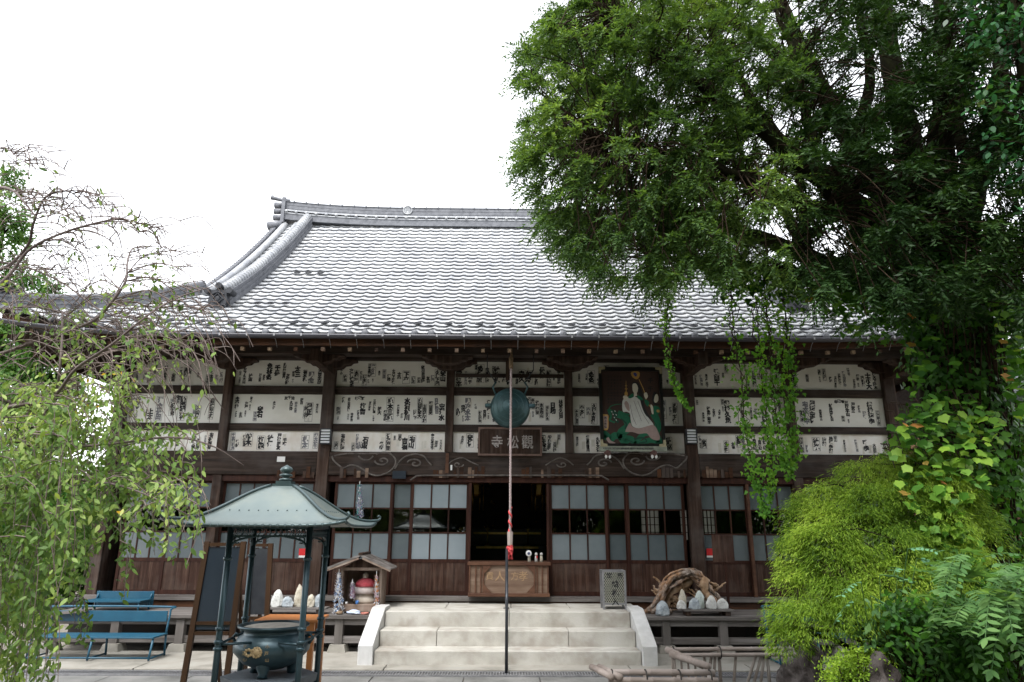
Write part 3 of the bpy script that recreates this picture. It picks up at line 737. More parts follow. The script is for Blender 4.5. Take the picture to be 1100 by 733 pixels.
rd = MB(); x = -5.4
vs_ = []
for x in xs_:
    for k in range(7): a = math.pi*k/6; vs_.append((x, YR-.16*math.cos(a), ZR+rz(x)+.424+.035*math.sin(a)))
rd.add(vs_, [(i*7+k, i*7+k+1, (i+1)*7+k+1, (i+1)*7+k) for i in range(50) for k in range(6)], True)
x = -5.2
while x < 5.3: rd.box(x-.012, x+.012, YR-.165, YR+.165, ZR+rz(x)+.41, ZR+rz(x)+.464); x += .29
part('ridge_cap', rd, M['ridgetile'])
# family crest disc on the ridge
x_, z_ = XZ(438, 226, YR-.16)
b = MB(); b.lathe([(0,0),(.115,0),(.115,.02),(.098,.02),(.098,.008),(0,.008)], (x_, YR-.152, z_), 28, Matrix.Rotation(R(90), 3, 'X'))
cr = part('crest_disc', b, M['tile'])
b = MB()
for a, hh in ((-.045, .055), (-.015, .075), (.015, .075), (.045, .055)): b.box(x_+a-.007, x_+a+.007, YR-.170, YR-.162, z_-hh, z_+hh)
b.tube([(x_-.06, YR-.166, z_-.03), (x_, YR-.166, z_+.0), (x_+.06, YR-.166, z_-.03)], .007, 5)
obj('crest_mark', b, M['tile'], cr)
# end of main ridge: stacked round tiles and horn
for sgn in (-1, 1):
    e = MB(); xx = sgn*5.42; zz = ZR+rz(5.42)
    e.box(min(xx-sgn*.03, xx+sgn*.05), max(xx-sgn*.03, xx+sgn*.05), YR-.22, YR+.22, zz-.15, zz+.50)
    for h_, r_ in ((.36, .075), (.20, .07), (.03, .07)): e.tube([(xx, YR-.05, zz+h_), (xx+sgn*.27, YR-.05, zz+h_)], r_, 12); 
    e.tube([(xx-sgn*.06, YR, zz+.50), (xx+sgn*.1, YR, zz+.52), (xx+sgn*.34, YR, zz+.58), (xx+sgn*.38, YR, zz+.60)], [.05, .04, .05, .065], 12)
    e.tube([(xx+sgn*.0, YR-.16, zz-.2), (xx+sgn*.34, YR-.16, zz-.24)], .10, 12)
    part('ridge_end_ornament', e, M['ridgetile'])
# descending ridges, verge rolls, hip ridges
def slopepath(x, ta, tb, dz=0, n=14, dx=0): return [Vector((x + dx*(i/n), Y0+ta+(tb-ta)*i/n, prof(ta+(tb-ta)*i/n)+dz+upt(x, ta+(tb-ta)*i/n))) for i in range(n+1)]
def wallpath(pts, hw, h, mbx, side, z0=0):
    n_ = len(pts); vs_ = []
    for p_ in pts:
        for a, c in ((-hw, z0), (hw, z0), (hw, h), (-hw, h)): vs_.append((p_.x+side.x*a, p_.y+side.y*a, p_.z+c))
    fs_ = []
    for i in range(n_-1):
        a = i*4; c = a+4
        for k in range(4): fs_.append((a+k, a+(k+1)%4, c+(k+1)%4, c+k))
    mbx.add(vs_, fs_+[(3,2,1,0), ((n_-1)*4, (n_-1)*4+1, (n_-1)*4+2, (n_-1)*4+3)])
def ornament(c, s, par, yaw=0):
    """ogre-face ridge end tile: shield with three knobs, scrolls and a diamond boss"""
    rot = Matrix.Rotation(yaw, 3, 'Z'); e = MB(); c = Vector(c)
    pl = [(-.9,-1),(-.55,-.8),(-.72,-.2),(-.62,.3),(-.75,.6),(-.3,.62),(0,.8),(.3,.62),(.75,.6),(.62,.3),(.72,-.2),(.55,-.8),(.9,-1),(.4,-1.05),(0,-.95),(-.4,-1.05)]
    t = MB(); t.prism([(a*s, b_*s) for a, b_ in pl], -.05, .08)
    for a, b_ in ((-.85,.55), (0,.95), (.85,.55)): t.tube([(a*s, -.09, b_*s), (a*s, .12, b_*s)], .24*s, 12)
    t.tube([(-.45*s,-.06,.25*s),(0,-.075,.45*s),(.45*s,-.06,.25*s)], .06*s, 6)
    t.tube([(-.4*s,-.06,-.1*s),(0,-.07,.3*s),(.4*s,-.06,-.1*s),(0,-.07,-.5*s),(-.4*s,-.06,-.1*s)], .07*s, 6)
    t.blob((0,-.06,-.1*s), .2*s, (1,.5,1.3), amp=0, n=6)
    for q in (-1, 1): t.tube([(q*(.5+.17*math.cos(w_))*s, -.06, (-.72+.15*math.sin(w_))*s) for w_ in np.linspace(0, 5.5, 9)], .05*s, 6)
    e.add([c + rot @ Vector(v) for v in t.v], t.f)
    return part('ridge_end_ornament', e, M['onitile'])
for sgn in (-1, 1):
    sx = Vector((1,0,0))
    e = MB(); P_ = slopepath(sgn*4.83, 1.30, 5.42, 0, 22)
    for k in range(6): wallpath(P_, (.125, .135)[k%2]-.004*k, .05+.045*(k+1), e, sx, .05+.045*k if k else -.03)
    kr = part('descending_ridge', e, M['ridgetile'])
    e = MB(); P2 = [p_+Vector((0,0,.33)) for p_ in P_]; e.tube(P2, .088, 10)
    for i in range(len(P_)*2-2):
        f_ = i/2; a_ = P2[int(f_)]; b_ = P2[min(int(f_)+1, len(P2)-1)]; q_ = a_.lerp(b_, f_-int(f_)); d_ = (P2[min(int(f_)+1, len(P2)-1)]-P2[max(0, int(f_)-1)]).normalized()
        e.tube([q_-d_*.012, q_+d_*.012], .104, 12)
    obj('cap_roll', e, M['tile'], kr)
    ornament((sgn*4.85, Y0+1.24, prof(1.24)+.20), .22, hall)
    for xo in (5.10, 5.38):
        e = MB(); P_ = slopepath(sgn*xo, 1.9 if xo > 5.2 else 1.6, 5.5, .08, 22); e.tube(P_, .072, 10)
        for p_ in P_[::1]: pass
        part('verge_roll', e, M['tile'])
    e = MB(); P_ = slopepath(sgn*(XV+.05), 1.95, 5.5, .02, 44)
    for p_ in P_: e.tube([p_, p_+Vector((sgn*.10, 0, -.01))], .045, 8)
    part('verge_end_tiles', e, M['ridgetile'])
    # gable wall and bargeboard
    gpl = [(Y0+TH-.05, prof(TH)-.1)] + [(Y0+t_, prof(t_)-.06) for t_ in np.linspace(TH, T1, 10)] + [(2*YR-(Y0+t_), prof(t_)-.06) for t_ in np.linspace(T1, TH, 10)]
    e = MB(); n_ = len(gpl); xg = sgn*(XV-.35)
    e.add([(xg, y, z) for y, z in gpl], [tuple(range(n_))]); part('gable_wall', e, M['paper'])
    e = MB()
    for flip in (0, 1):
        P_ = [Vector((sgn*(XV-.02), (2*YR-(Y0+t_)) if flip else Y0+t_, prof(t_)-.16)) for t_ in np.linspace(1.9, T1, 14)]; wallpath(P_, .03, .12, e, sx, -.12)
    part('bargeboard', e, M['wood'])
    # hip ridge to the corner, curling up
    e = MB(); n_ = 16; P_ = []
    for i in range(n_+1):
        t_ = TH*(1-i/n_); x_ = XE - t_; P_.append(Vector((sgn*x_, Y0+t_, prof(t_)+upt(x_, t_))))
    sd_ = Vector((sgn*.707, .707*1, 0)); sd_ = Vector((1, sgn*1, 0)).normalized()
    for k in range(4): wallpath(P_, (.085,.095)[k%2]-.004*k, .03+.038*(k+1), e, sd_, .03+.038*k if k else -.03)
    hr = part('hip_ridge', e, M['ridgetile'])
    e = MB(); P2 = [p_+Vector((0,0,.195)) for p_ in P_]; e.tube(P2, .058, 10); obj('cap_roll', e, M['ridgetile'], hr)
    ornament((sgn*(XE-.05), Y0+.05, prof(0)+upt(XE, 0)+.2), .2, hall, sgn*R(-45))
    # back hips
    e = MB(); wallpath([Vector((p_.x, 2*YR-p_.y, p_.z)) for p_ in P_], .12, .3, e, Vector((1,-sgn,0)).normalized(), -.03); part('hip_ridge', e, M['ridgetile'])
# extra rise of the top wall so that no light leaks: inner ceiling over the eaves
b = MB(); b.box(-6.5, 6.5, W, W+.12, zc1+.28, 4.9); part('wall_head', b, M['woodh'])

# ============================================================ STEPS
st = thing('stone_steps', 'pale granite stairway of three steps with sloping side stones', 'steps', (0, 9.9, 0))
def step(y0, y1, z0, z1, hw, js):
    xs_ = [-hw] + js + [hw]
    for k in range(len(xs_)-1):
        b = MB(); b.box(xs_[k]+.0025, xs_[k+1]-.0025, y0, y1, z0, z1); obj('step_block', b, M['stone'], st, bev=.012)
zs = [.19, .38, .575]
step(9.30, 9.66, -.03, zs[0], 1.68, [.0]); step(9.655, 10.02, 0, zs[1], 1.68, [-.93, .80]); step(10.015, 10.45, 0, zs[2], 1.68, [.02]); step(10.452, W-.11, 0, zs[2]-.002, 1.90, [-.9, .05, .9])
b = MB(); b.box(-1.68, 1.68, 9.36, 10.4, -.02, .17); b.box(-1.67, 1.67, 9.72, 10.4, .171, .36); obj('rubble_core', b, M['concrete'], st)
for sgn in (-1, 1):
    a0, a1 = sorted((sgn*1.684, sgn*1.87))
    pl = [(9.24, -.03), (9.24, .255), (9.32, .30), (10.0, .60), (10.08, .62), (10.45, .62), (10.45, -.03)]
    b = MB(); n_ = len(pl); b.add([(a0, y, z) for y, z in pl]+[(a1, y, z) for y, z in pl], [tuple(range(n_-1,-1,-1)), tuple(range(n_, 2*n_))]+[(i, (i+1)%n_, n_+(i+1)%n_, n_+i) for i in range(n_)])
    obj('side_stone', b, M['stoneb'], st, bev=.008)
# ============================================================ THINGS ON AND ROUND THE HALL
def T(px, py, Y): return at(px, py, Y)
# ---- gong under the eave
YG = 10.35
c = T(548, 438, YG)
gong = thing('temple_gong', 'round green bronze gong hanging under the eave above the doorway', 'gong', c)
rotx = Matrix.Rotation(R(90), 3, 'X')
b = MB(); b.lathe([(0,.13),(.06,.13),(.075,.115),(.11,.118),(.125,.10),(.19,.095),(.205,.078),(.265,.06),(.30,.02),(.305,-.03),(.295,-.06)], c, 40, rotx)
b.lathe([(.295,-.06),(.295,-.08),(.305,-.10),(.28,-.15),(.20,-.18),(0,-.19)][::-1], c, 40, rotx); obj('gong_body', b, M['gong'], gong)
for r_, y_ in ((.125,-.184),(.20,-.178),(.262,-.160)):
    m_ = MB(); m_.tube([c+Vector((r_*math.cos(a), y_, r_*math.sin(a))) for a in np.linspace(0, 2*math.pi, 41)], .005, 6, cap=False); obj('ring', m_, M['gong'], gong)
m_ = MB(); m_.lathe([(.09,-.17),(.09,-.185),(.075,-.192),(0,-.195)], c, 24, rotx); obj('boss', m_, mat('blue_green_boss', (.018,.055,.075), (.035,.085,.11), 9, rough=.4, metal=.4), gong)
b = MB()
for s_ in (-1, 1):
    b.tube([c+Vector((s_*.22,0,.2)), c+Vector((s_*.27,0,.32)), c+Vector((s_*.22,0,.40))], .016, 6)
obj('lug', b, M['gong'], gong)
for s_ in (-1, 1):
    b = MB(); b.box(c.x+s_*.335-.05, c.x+s_*.335+.05, c.y-.04, c.y+.06, c.z+.0, c.z+.06, ); obj('side_ear', b, M['gong'], gong, bev=.015)
    b = MB(); p0 = c+Vector((s_*.22,0,.38)); p1 = c+Vector((s_*.36, .02, .60))
    for k in range(6):
        a_ = p0.lerp(p1, k/6); e_ = p0.lerp(p1, (k+1)/6); b.tube([a_, e_], .009, 5)
    b.tube([p1, (p1.x, c.y, 4.32)], .008, 5)
    obj('chain', b, M['darkmetal'], gong)
# ---- bell rope
YRp = 10.05
top = T(549, 392, YRp); bot = T(547.5, 572, YRp)
rp = thing('bell_rope', 'long faded red and white rope hanging before the gong', 'rope', (top.x, YRp, bot.z))
b = MB(); n_ = 300; ln = top.z-bot.z
for s_ in range(3):
    b.tube([(top.x+(bot.x-top.x)*i/n_*0 + .009*math.cos(i*.42+s_*2.09), YRp+.009*math.sin(i*.42+s_*2.09), top.z-ln*i/n_) for i in range(n_+1)], .0098, 6)
obj('twisted_cord', b, M['rope'], rp)
b = MB(); zt_ = T(548, 545, YRp).z
for s_ in range(1):
    b.tube([(top.x + .017*math.cos(i*.42+s_*2.09), YRp+.017*math.sin(i*.42+s_*2.09), zt_-(zt_-bot.z)*i/40) for i in range(41)], .014, 6)
obj('red_end', b, M['ropered'], rp)
b = MB(); z0 = T(548, 586, YRp).z; b.tube([(top.x, YRp, bot.z+.01), (top.x, YRp, z0)], [.042, .036], 8, smooth=False); obj('wooden_grip', b, M['bamboo'], rp)
b = MB(); b.blob((top.x, YRp, z0-.06), .045, (1,1,1.6), amp=.3, fr=3, seed=2, n=8)
for k in range(5): b.tube([(top.x+.02*math.cos(k), YRp+.02*math.sin(k), z0-.1), (top.x+.035*math.cos(k), YRp+.035*math.sin(k), z0-.19)], .008, 4)
obj('red_tassel', b, M['ropered'], rp)
b = MB(); b.tube([(top.x, YRp, top.z-.02), (top.x+.01, YRp-.01, top.z+.06), (top.x, YRp+.02, 4.35)], .02, 7)
b.lathe([(.03,0),(.035,.05),(.03,.1),(.035,.16),(.02,.2)], (top.x, YRp, top.z-.06), 8); obj('knot', b, M['paleend'], rp)
# ---- handrail down the middle of the steps
hr_ = thing('handrail', 'thin dark metal handrail running down the middle of the stone steps', 'handrail', (T(546.5,725,8.62).x, 8.62, 0))
hx = T(546.5, 725, 8.62).x; hx = -.02
b = MB(); ht = T(547, 605, 9.2).z
b.tube([(hx, 8.9, 0), (hx, 8.9, ht-.42), (hx, 8.93, ht-.35), (hx, 9.9, ht+.12), (hx, 10.35, ht+.16), (hx, 10.42, ht+.12), (hx, 10.42, .57)], .019, 10)
obj('rail', b, M['darkmetal'], hr_)
b = MB(); b.tube([(hx, 9.62, .19), (hx, 9.62, ht-.02)], .016, 8); obj('middle_post', b, M['darkmetal'], hr_)
b = MB(); b.lathe([(.045,0),(.045,.008),(.022,.012)], (hx, 8.9, 0.0), 12); b.lathe([(.045,0),(.045,.008),(.022,.012)], (hx, 10.42, .576), 12); obj('foot_plate', b, M['darkmetal'], hr_)
# ---- name plaque
x0, z0 = XZ(514, 488.5, W-.2); x1, z1 = XZ(581.5, 460, W-.2)
pq = thing('name_plaque', 'weathered brown wooden plaque with three pale characters below the gong', 'sign', ((x0+x1)/2, W-.16, z0))
b = MB(); b.box(x0, x1, W-.16, W-.13, z0, z1); obj('board', b, M['wood'], pq)
b = MB(); t_ = .03
for q in ((x0-.01, x1+.01, z1-.02, z1+.012), (x0-.01, x1+.01, z0-.012, z0+.018), (x0-.012, x0+t_-.01, z0+.018, z1-.02), (x1-t_+.01, x1+.012, z0+.018, z1-.02)): b.box(q[0], q[1], W-.185, W-.128, q[2], q[3])
obj('plaque_frame', b, mat('brown_plaque_frame', (.10,.055,.04), (.17,.11,.09), 9), pq)
b = MB()
for ch, px_ in (('寺', 534), ('松', 551), ('觀', 566.5)):
    xx, zz = XZ(px_, 475, W-.16); put(b, ch, xx, W-.1635, zz, .23, .012, .85)
obj('characters', b, mat('worn_white_paint', (.50,.48,.47), (.22,.18,.16), 30, bump=0), pq)
# ---- votive painting
YP = W-.26
x0, z0 = XZ(646.5, 478, YP); x1, z1 = XZ(709, 398, YP)
em = thing('votive_painting', 'framed painted board of a pale robed woman riding a green dragon', 'painting', ((x0+x1)/2, YP, z0-.04))
b = MB(); b.box(x0+.03, x1-.03, YP, YP+.02, z0+.02, z1-.02); obj('painted_board', b, mat('dark_red_brown_board', (.028,.013,.009), (.055,.026,.018), 3, (1,1,.2)), em)
b = MB()
for q in ((x0-.02, x1+.02, z1-.02, z1+.045), (x0-.02, x0+.03, z0-.0, z1-.02), (x1-.03, x1+.02, z0-.0, z1-.02)): b.box(q[0], q[1], YP-.035, YP+.03, q[2], q[3])
b.box(x0-.02, x1+.02, YP-.035, YP+.03, z0-.02, z0+.02); obj('black_frame', b, M['black'], em)
x2_, z2_ = XZ(646.5, 485, YP)
b = MB(); b.box(x0-.04, x1+.04, YP-.03, YP+.03, z2_, z0-.022); obj('pale_lower_rail', b, mat('pale_green_grey_metal', (.30,.33,.27), (.18,.20,.16), 14), em)
b = MB()
for k in range(30):
    put(b, random.choice(CH), x0+.03+k*.027, YP-.0325, (z2_+z0)/2-.008, .034, .01)
obj('small_lettering', b, M['ink'], em)
b = MB()
for cx_, cz_, sx_, sz_ in ((x0-.025, z1+.045, 1, -1), (x1+.025, z1+.045, -1, -1), (x0-.025, z0-.03, 1, 1), (x1+.025, z0-.03, -1, 1)):
    b.prism([(cx_, cz_), (cx_+sx_*.11, cz_), (cx_+sx_*.11, cz_+sz_*.04), (cx_+sx_*.045, cz_+sz_*.05), (cx_+sx_*.04, cz_+sz_*.11), (cx_, cz_+sz_*.11)][::(1 if sx_*sz_ > 0 else -1)], YP-.04, YP-.0355)
obj('corner_fitting', b, mat('tarnished_pale_brass', (.42,.38,.24), (.28,.25,.15), 20, rough=.5), em)
for px_ in (652.5, 702):
    b = MB(); q = T(px_, 488, YP); b.blob((q.x, YP-.03, q.z), .055, (1,.7,1), amp=.15, n=8, seed=3); obj('bracket_foot', b, mat('dark_red_bracket', (.07,.03,.025), (.10,.05,.04), 20), em)
    b = MB()
    for s_ in (-1, 1): b.blob((q.x+s_*.03, YP-.05, q.z-.045), .022, (1,.6,1.4), amp=.1, n=6)
    obj('white_paw', b, M['white'], em)
PX0, PY0, SC = 640, 390, 75/550.          # places on the painting, measured on an enlargement
def pp(l, layer):
    y = YP-.002-.0006*layer; return [(at(PX0+a*SC, PY0+c*SC, YP).x, y, at(PX0+a*SC, PY0+c*SC, YP).z) for a, c in l]
def patch(mb, l, layer, sm=3):
    P_ = pp(l, layer)
    if sm > 1:
        n0 = len(P_); Q = [Vector(p_) for p_ in P_]; o_ = []
        for i in range(n0):
            a_, b_, c_, d_ = Q[i-1], Q[i], Q[(i+1)%n0], Q[(i+2)%n0]
            for j in range(sm):
                t_ = j/sm; o_.append(.5*((2*b_)+(c_-a_)*t_+(2*a_-5*b_+4*c_-d_)*t_*t_+(3*b_-a_-3*c_+d_)*t_**3))
        P_ = o_
    mb.add(P_, [tuple(range(len(P_)))])
def stroke(mb, l, w0, layer, w1=None):
    P_ = smoothpath(pp(l, layer), 5); n_ = len(P_); w1 = w0 if w1 is None else w1; vs_ = []
    for i, p_ in enumerate(P_):
        d_ = P_[min(i+1, n_-1)]-P_[max(i-1, 0)]; nn = Vector((-d_.z, 0, d_.x)).normalized(); w_ = (w0+(w1-w0)*i/(n_-1))*SC/68
        vs_ += [p_+nn*w_/2, p_-nn*w_/2]
    mb.add(vs_, [(2*i, 2*i+1, 2*i+3, 2*i+2) for i in range(n_-1)])
pg = flat('painted_green', (.004,.115,.055)); pd = flat('painted_dark_green', (.003,.045,.028)); pwh = flat('painted_white', (.56,.57,.54)); psk = flat('painted_pale_skin', (.62,.58,.48)); ppk = flat('painted_pink_grey', (.34,.25,.23)); pbk = flat('painted_black', (.008,.008,.008)); pgd = flat('painted_ochre', (.48,.28,.07)); pbl = flat('painted_blue', (.03,.05,.25))
b = MB(); stroke(b, [(60,590),(70,560),(120,600),(150,570),(210,590),(280,600),(300,630),(350,640),(420,610),(480,620),(500,640)], 55, 1, 40)
stroke(b, [(70,600),(60,550),(90,570),(80,610)], 18, 1); stroke(b, [(505,640),(470,560),(490,500),(470,420),(440,430)], 70, 1, 40); stroke(b, [(250,640),(200,560),(260,500),(230,430),(170,400)], 80, 1, 60); stroke(b, [(300,640),(380,560),(440,560)], 40, 1)
stroke(b, [(100,400),(110,350),(150,330),(200,325)], 10, 1, 5); stroke(b, [(130,390),(100,370),(120,420),(110,450),(150,470)], 26, 1, 14); stroke(b, [(230,400),(280,410),(310,420)], 14, 1, 4); stroke(b, [(240,420),(280,450),(310,480)], 16, 1, 4)
obj('dragon', b, pg, em)
b = MB(); stroke(b, [(130,380),(160,400),(150,440),(180,470)], 34, 2, 20); stroke(b, [(200,440),(240,480),(230,520)], 12, 2); stroke(b, [(160,600),(230,600),(290,625)], 5, 2); stroke(b, [(300,600),(370,590),(400,620),(340,630)], 16, 2, 6); stroke(b, [(450,450),(480,500),(470,560)], 6, 2)
obj('dragon_shade', b, pd, em)
b = MB()
for x_, y_ in ((125,385),(135,405),(150,380),(160,410),(145,430),(160,450)): patch(b, [(x_-6,y_-5),(x_+6,y_-2),(x_+3,y_+8)], 3, 1)
patch(b, [(215,290),(260,265),(300,262),(345,290),(365,340),(385,395),(420,440),(455,490),(400,500),(340,515),(290,500),(275,450),(268,400),(240,385),(215,385),(208,340)], 3); obj('white_robe', b, pwh, em)
b = MB(); patch(b, [(268,470),(290,505),(345,515),(400,500),(455,490),(490,540),(505,600),(470,610),(430,590),(400,555),(340,560),(290,545),(240,545),(235,530)], 3.5); patch(b, [(225,320),(240,300),(262,330),(265,380),(240,360)], 4); stroke(b, [(90,590),(110,620),(150,640)], 24, 2); obj('pink_skirt', b, ppk, em)
b = MB(); patch(b, [(285,165),(300,150),(330,155),(350,185),(365,240),(375,300),(385,350),(410,400),(435,440),(400,420),(375,380),(355,320),(340,250),(320,190),(300,165),(285,180)], 4); stroke(b, [(470,230),(455,270),(460,320),(500,330)], 26, 1, 14)
for l in ([(300,300),(330,380),(360,460)], [(330,300),(370,400),(420,480)], [(270,330),(290,420),(320,490)]): stroke(b, l, 2.5, 4.5)
obj('black_hair', b, pbk, em)
b = MB(); patch(b, [(288,175),(300,162),(318,165),(332,195),(328,228),(315,240),(300,235),(290,215)], 5); patch(b, [(300,235),(322,232),(325,260),(300,265)], 4.6, 1); patch(b, [(215,265),(240,255),(255,285),(225,290)], 5); patch(b, [(380,240),(400,235),(410,265),(395,285),(382,265)], 5); patch(b, [(465,260),(480,245),(492,265),(490,300),(470,315),(458,300)], 3); patch(b, [(430,330),(450,345),(455,400),(440,395)], 3); obj('face_and_hands', b, psk, em)
b = MB(); patch(b, [(255,270),(290,240),(300,265),(270,280)], 5.2); patch(b, [(325,255),(365,275),(370,295),(335,285)], 5.2); patch(b, [(385,285),(420,310),(410,345),(388,320)], 4); patch(b, [(455,340),(500,350),(500,400),(455,400)], 3); obj('green_collar', b, pg, em)
b = MB(); patch(b, [(278,75),(310,65),(342,72),(345,105),(325,130),(295,118),(280,98)], 2); patch(b, [(228,232),(240,225),(250,235),(248,262),(228,262)], 5); stroke(b, [(239,225),(238,180),(238,140)], 7, 5, 2); stroke(b, [(228,205),(250,205)], 5, 5.2); stroke(b, [(230,180),(247,180)], 4, 5.2)
stroke(b, [(340,130),(380,220),(400,300),(440,360)], 6, 2); patch(b, [(52,412),(75,405),(98,412),(100,440),(100,500),(92,528),(60,528),(52,500)], 3); patch(b, [(480,370),(500,372),(500,390),(482,388)], 4); obj('gilt_details', b, pgd, em)
b = MB(); patch(b, [(295,82),(315,78),(325,98),(310,108)], 3); obj('jewel', b, pbl, em)
b = MB(); patch(b, [(60,418),(92,418),(92,515),(62,518)], 4, 1); obj('label_field', b, ppk, em)
b = MB()
for k in range(4):
    q = pp([(76, 432+k*24)], 5)[0]; put(b, random.choice(CH), q[0], q[1], q[2], .04, .015)
for i in range(5):
    for k in range(9):
        q = pp([(100+i*24, 110+k*25)], 1)[0]; put(b, random.choice(CH), q[0], q[1], q[2], .038, .012)
for a_, c_ in ((430,140),(430,205)):
    q = pp([(a_, c_)], 1)[0]; put(b, '千', q[0], q[1], q[2], .09, .03)
obj('brush_lettering', b, pbk, em)
# ---- offering box in the doorway
YB = 11.02
x0, z0 = XZ(503, 641, YB); x1, z1 = XZ(590, 604, YB); xm = (x0+x1)/2
ob = thing('offering_box', 'worn brown wooden offering box with carved characters in the doorway', 'box', (xm, YB, z0))
b = MB(); b.box(x0+.02, x1-.02, YB, YB+.5, z0, z1-.05); obj('box_body', b, M['boxwood'], ob)
b = MB(); b.box(x0-.02, x1+.02, YB-.035, YB+.52, z1-.05, z1); b.box(x0-.005, x1+.005, YB-.03, YB+.5, z0, z0+.05)
obj('top_and_base', b, M['boxtrim'], ob, bev=.006)
b = MB(); hh = z1-z0
for px_ in (504.5, 511, 516.5, 577, 582.5, 588.5):
    q = T(px_, 620, YB).x; b.box(q-.011, q+.011, YB-.022, YB-.001, z0+.0505, z1-.0505)
for s_ in (-1, 1):
    qx = xm+s_*.39; b.box(qx-.012, qx+.012, YB-.024, YB-.001, z0+.0505, z1-.0505)
    for s2 in (-1, 1):
        zc_ = z1-.052 if s2 > 0 else z0+.052
        b.prism([(qx-s_*.012, zc_), (qx-s_*.13, zc_), (qx-s_*.012, zc_-s2*.12)][::(1 if s_*s2 > 0 else -1)], YB-.0235, YB-.001)
obj('slats_and_corners', b, M['boxtrim'], ob)
b = MB()
for ch, px_, s_ in (('貢', 526, .13), ('人', 537, .16), ('方', 553, .13), ('孝', 562, .15)):
    q = T(px_, 619, YB); put(b, ch, q.x, YB-.004, q.z, s_, .01)
obj('carved_characters', b, mat('pale_carved_wood', (.34,.22,.12), (.25,.16,.09), 20, bump=0), ob)
# three little dolls on the box
DZ = z1
for k, (px_, nm, hd) in enumerate(((568.5, 'figure with a pale wheel on its stick', 'pebc'), (576, 'figure with a red patch on its side', 'pebw'), (581.5, 'figure nearest the right door jamb', 'pebc'))):
    q = T(px_, 604, YB+.08); t_ = thing('figurine', 'small pale '+nm+', standing on the offering box', 'figurine', (q.x, YB+.08, DZ), 'small figures standing on the offering box')
    b = MB(); b.lathe([(0,0),(.026,0),(.022,.05),(.018,.09),(.0,.10)], (q.x, YB+.08, DZ), 10); obj('body', b, M[hd], t_)
    b = MB(); b.blob((q.x, YB+.075, DZ+.112), .024, amp=.08, n=8); obj('head', b, M['pebw'], t_)
    if k == 0:
        b = MB(); b.lathe([(0,.004),(.04,.004),(.046,0),(.04,-.004),(0,-.004)], (q.x-.008, YB+.045, DZ+.125), 16, rotx); obj('wheel', b, M['white'], t_)
        b = MB(); b.lathe([(0,.003),(.022,.003),(.022,-.003),(0,-.003)], (q.x-.008, YB+.039, DZ+.125), 12, rotx); obj('wheel_hub', b, flat('dark_blue_hub', (.05,.07,.16)), t_)
    if k == 1:
        b = MB(); b.box(q.x+.002, q.x+.02, YB+.05, YB+.06, DZ+.055, DZ+.09); obj('red_patch', b, M['red'], t_)
# ---- lattice box for votive slips
YL = 10.32
x0, z0 = XZ(648, 658, YL); x1, z1 = XZ(672, 613, YL); z0 = zs[2]
lb = thing('slip_box', 'grey metal lattice box with black lettering standing at the right end of the stone landing', 'box', ((x0+x1)/2, YL, z0))
b = MB(); t_ = .014; D_ = .26
for xx in (x0+t_, x1-t_):
    for yy in (YL+t_, YL+D_): b.box(xx-t_, xx+t_, yy-t_, yy+t_, z0, z1)
for zz in (z0+.075, z1-.012):
    b.box(x0+2*t_, x1-2*t_, YL+.002, YL+.024, zz-.012, zz+.012); b.box(x0+2*t_, x1-2*t_, YL+D_-.012, YL+D_+.012, zz-.012, zz+.012)
    for xx in (x0+t_, x1-t_): b.box(xx-.011, xx+.011, YL+.029, YL+D_-.015, zz-.012, zz+.012)
obj('box_frame', b, M['galv'], lb)
b = MB(); b.box(x0+.03, x1-.03, YL+.05, YL+D_-.03, z0+.09, z1-.03); obj('inner_box', b, M['black'], lb)  # coloured black so the inside shows dark through the lattice gaps
b = MB(); za, zb = z0+.09, z1-.026; xa, xb = x0+.03, x1-.03; dz_ = .045
k = za - (xb-xa)*1.5
while k < zb:
    for sg_ in (1,):
        pts = []
        x_a, z_a = xa, k; x_b, z_b = xb, k+(xb-xa)*1.5
        if z_a < za: x_a += (za-z_a)/1.5; z_a = za
        if z_b > zb: x_b -= (z_b-zb)/1.5; z_b = zb
        if x_b > x_a+.005:
            b.bar((xa+xb-x_a, YL+.006, z_a), (xa+xb-x_b, YL+.006, z_b), .007, .011, (0,1,0)); b.bar((x_a, YL+.012, z_a), (x_b, YL+.012, z_b), .007, .0055, (0,1,0))
    k += dz_
obj('lattice', b, mat('pale_olive_metal', (.27,.275,.225), (.37,.37,.31), 12, rough=.5), lb)
b = MB()
for ch, px_, py_, s_ in (('定', 654.5, 618.5, .075), ('所', 666, 618.5, .075), ('納', 660.5, 627.5, .10), ('札', 661, 637, .10), ('入', 661, 646.5, .10)):
    q = T(px_, py_, YL); put(b, ch, q.x, YL-.001, q.z, s_, .03)
obj('lettering', b, M['ink'], lb)
# ---- wall lamps
for px_, lab in ((350, 'white slatted lamp on the pillar left of the doorway'), (742.5, 'white slatted lamp on the pillar right of the doorway')):
    q = T(px_, 469, W-.2); t_ = thing('wall_lamp', lab, 'lamp', (q.x, W-.13, q.z), 'slatted lamps on the front pillars')
    b = MB(); b.box(q.x-.085, q.x+.085, W-.19, W-.131, q.z-.125, q.z+.125); obj('housing', b, M['darkmetal'], t_, bev=.01)
    b = MB(); b.box(q.x-.072, q.x+.072, W-.235, W-.1905, q.z-.108, q.z+.108); obj('diffuser', b, M['lampglass'], t_)
    b = MB()
    for k in range(6):
        z_ = q.z-.115+k*.046; b.box(q.x-.083, q.x+.083, W-.25, W-.236, z_-.007, z_+.007)
    for s_ in (-1, 1): b.box(q.x+s_*.083-.007, q.x+s_*.083+.007, W-.245, W-.191, q.z-.115, q.z+.115)
    obj('slats', b, M['darkmetal'], t_)
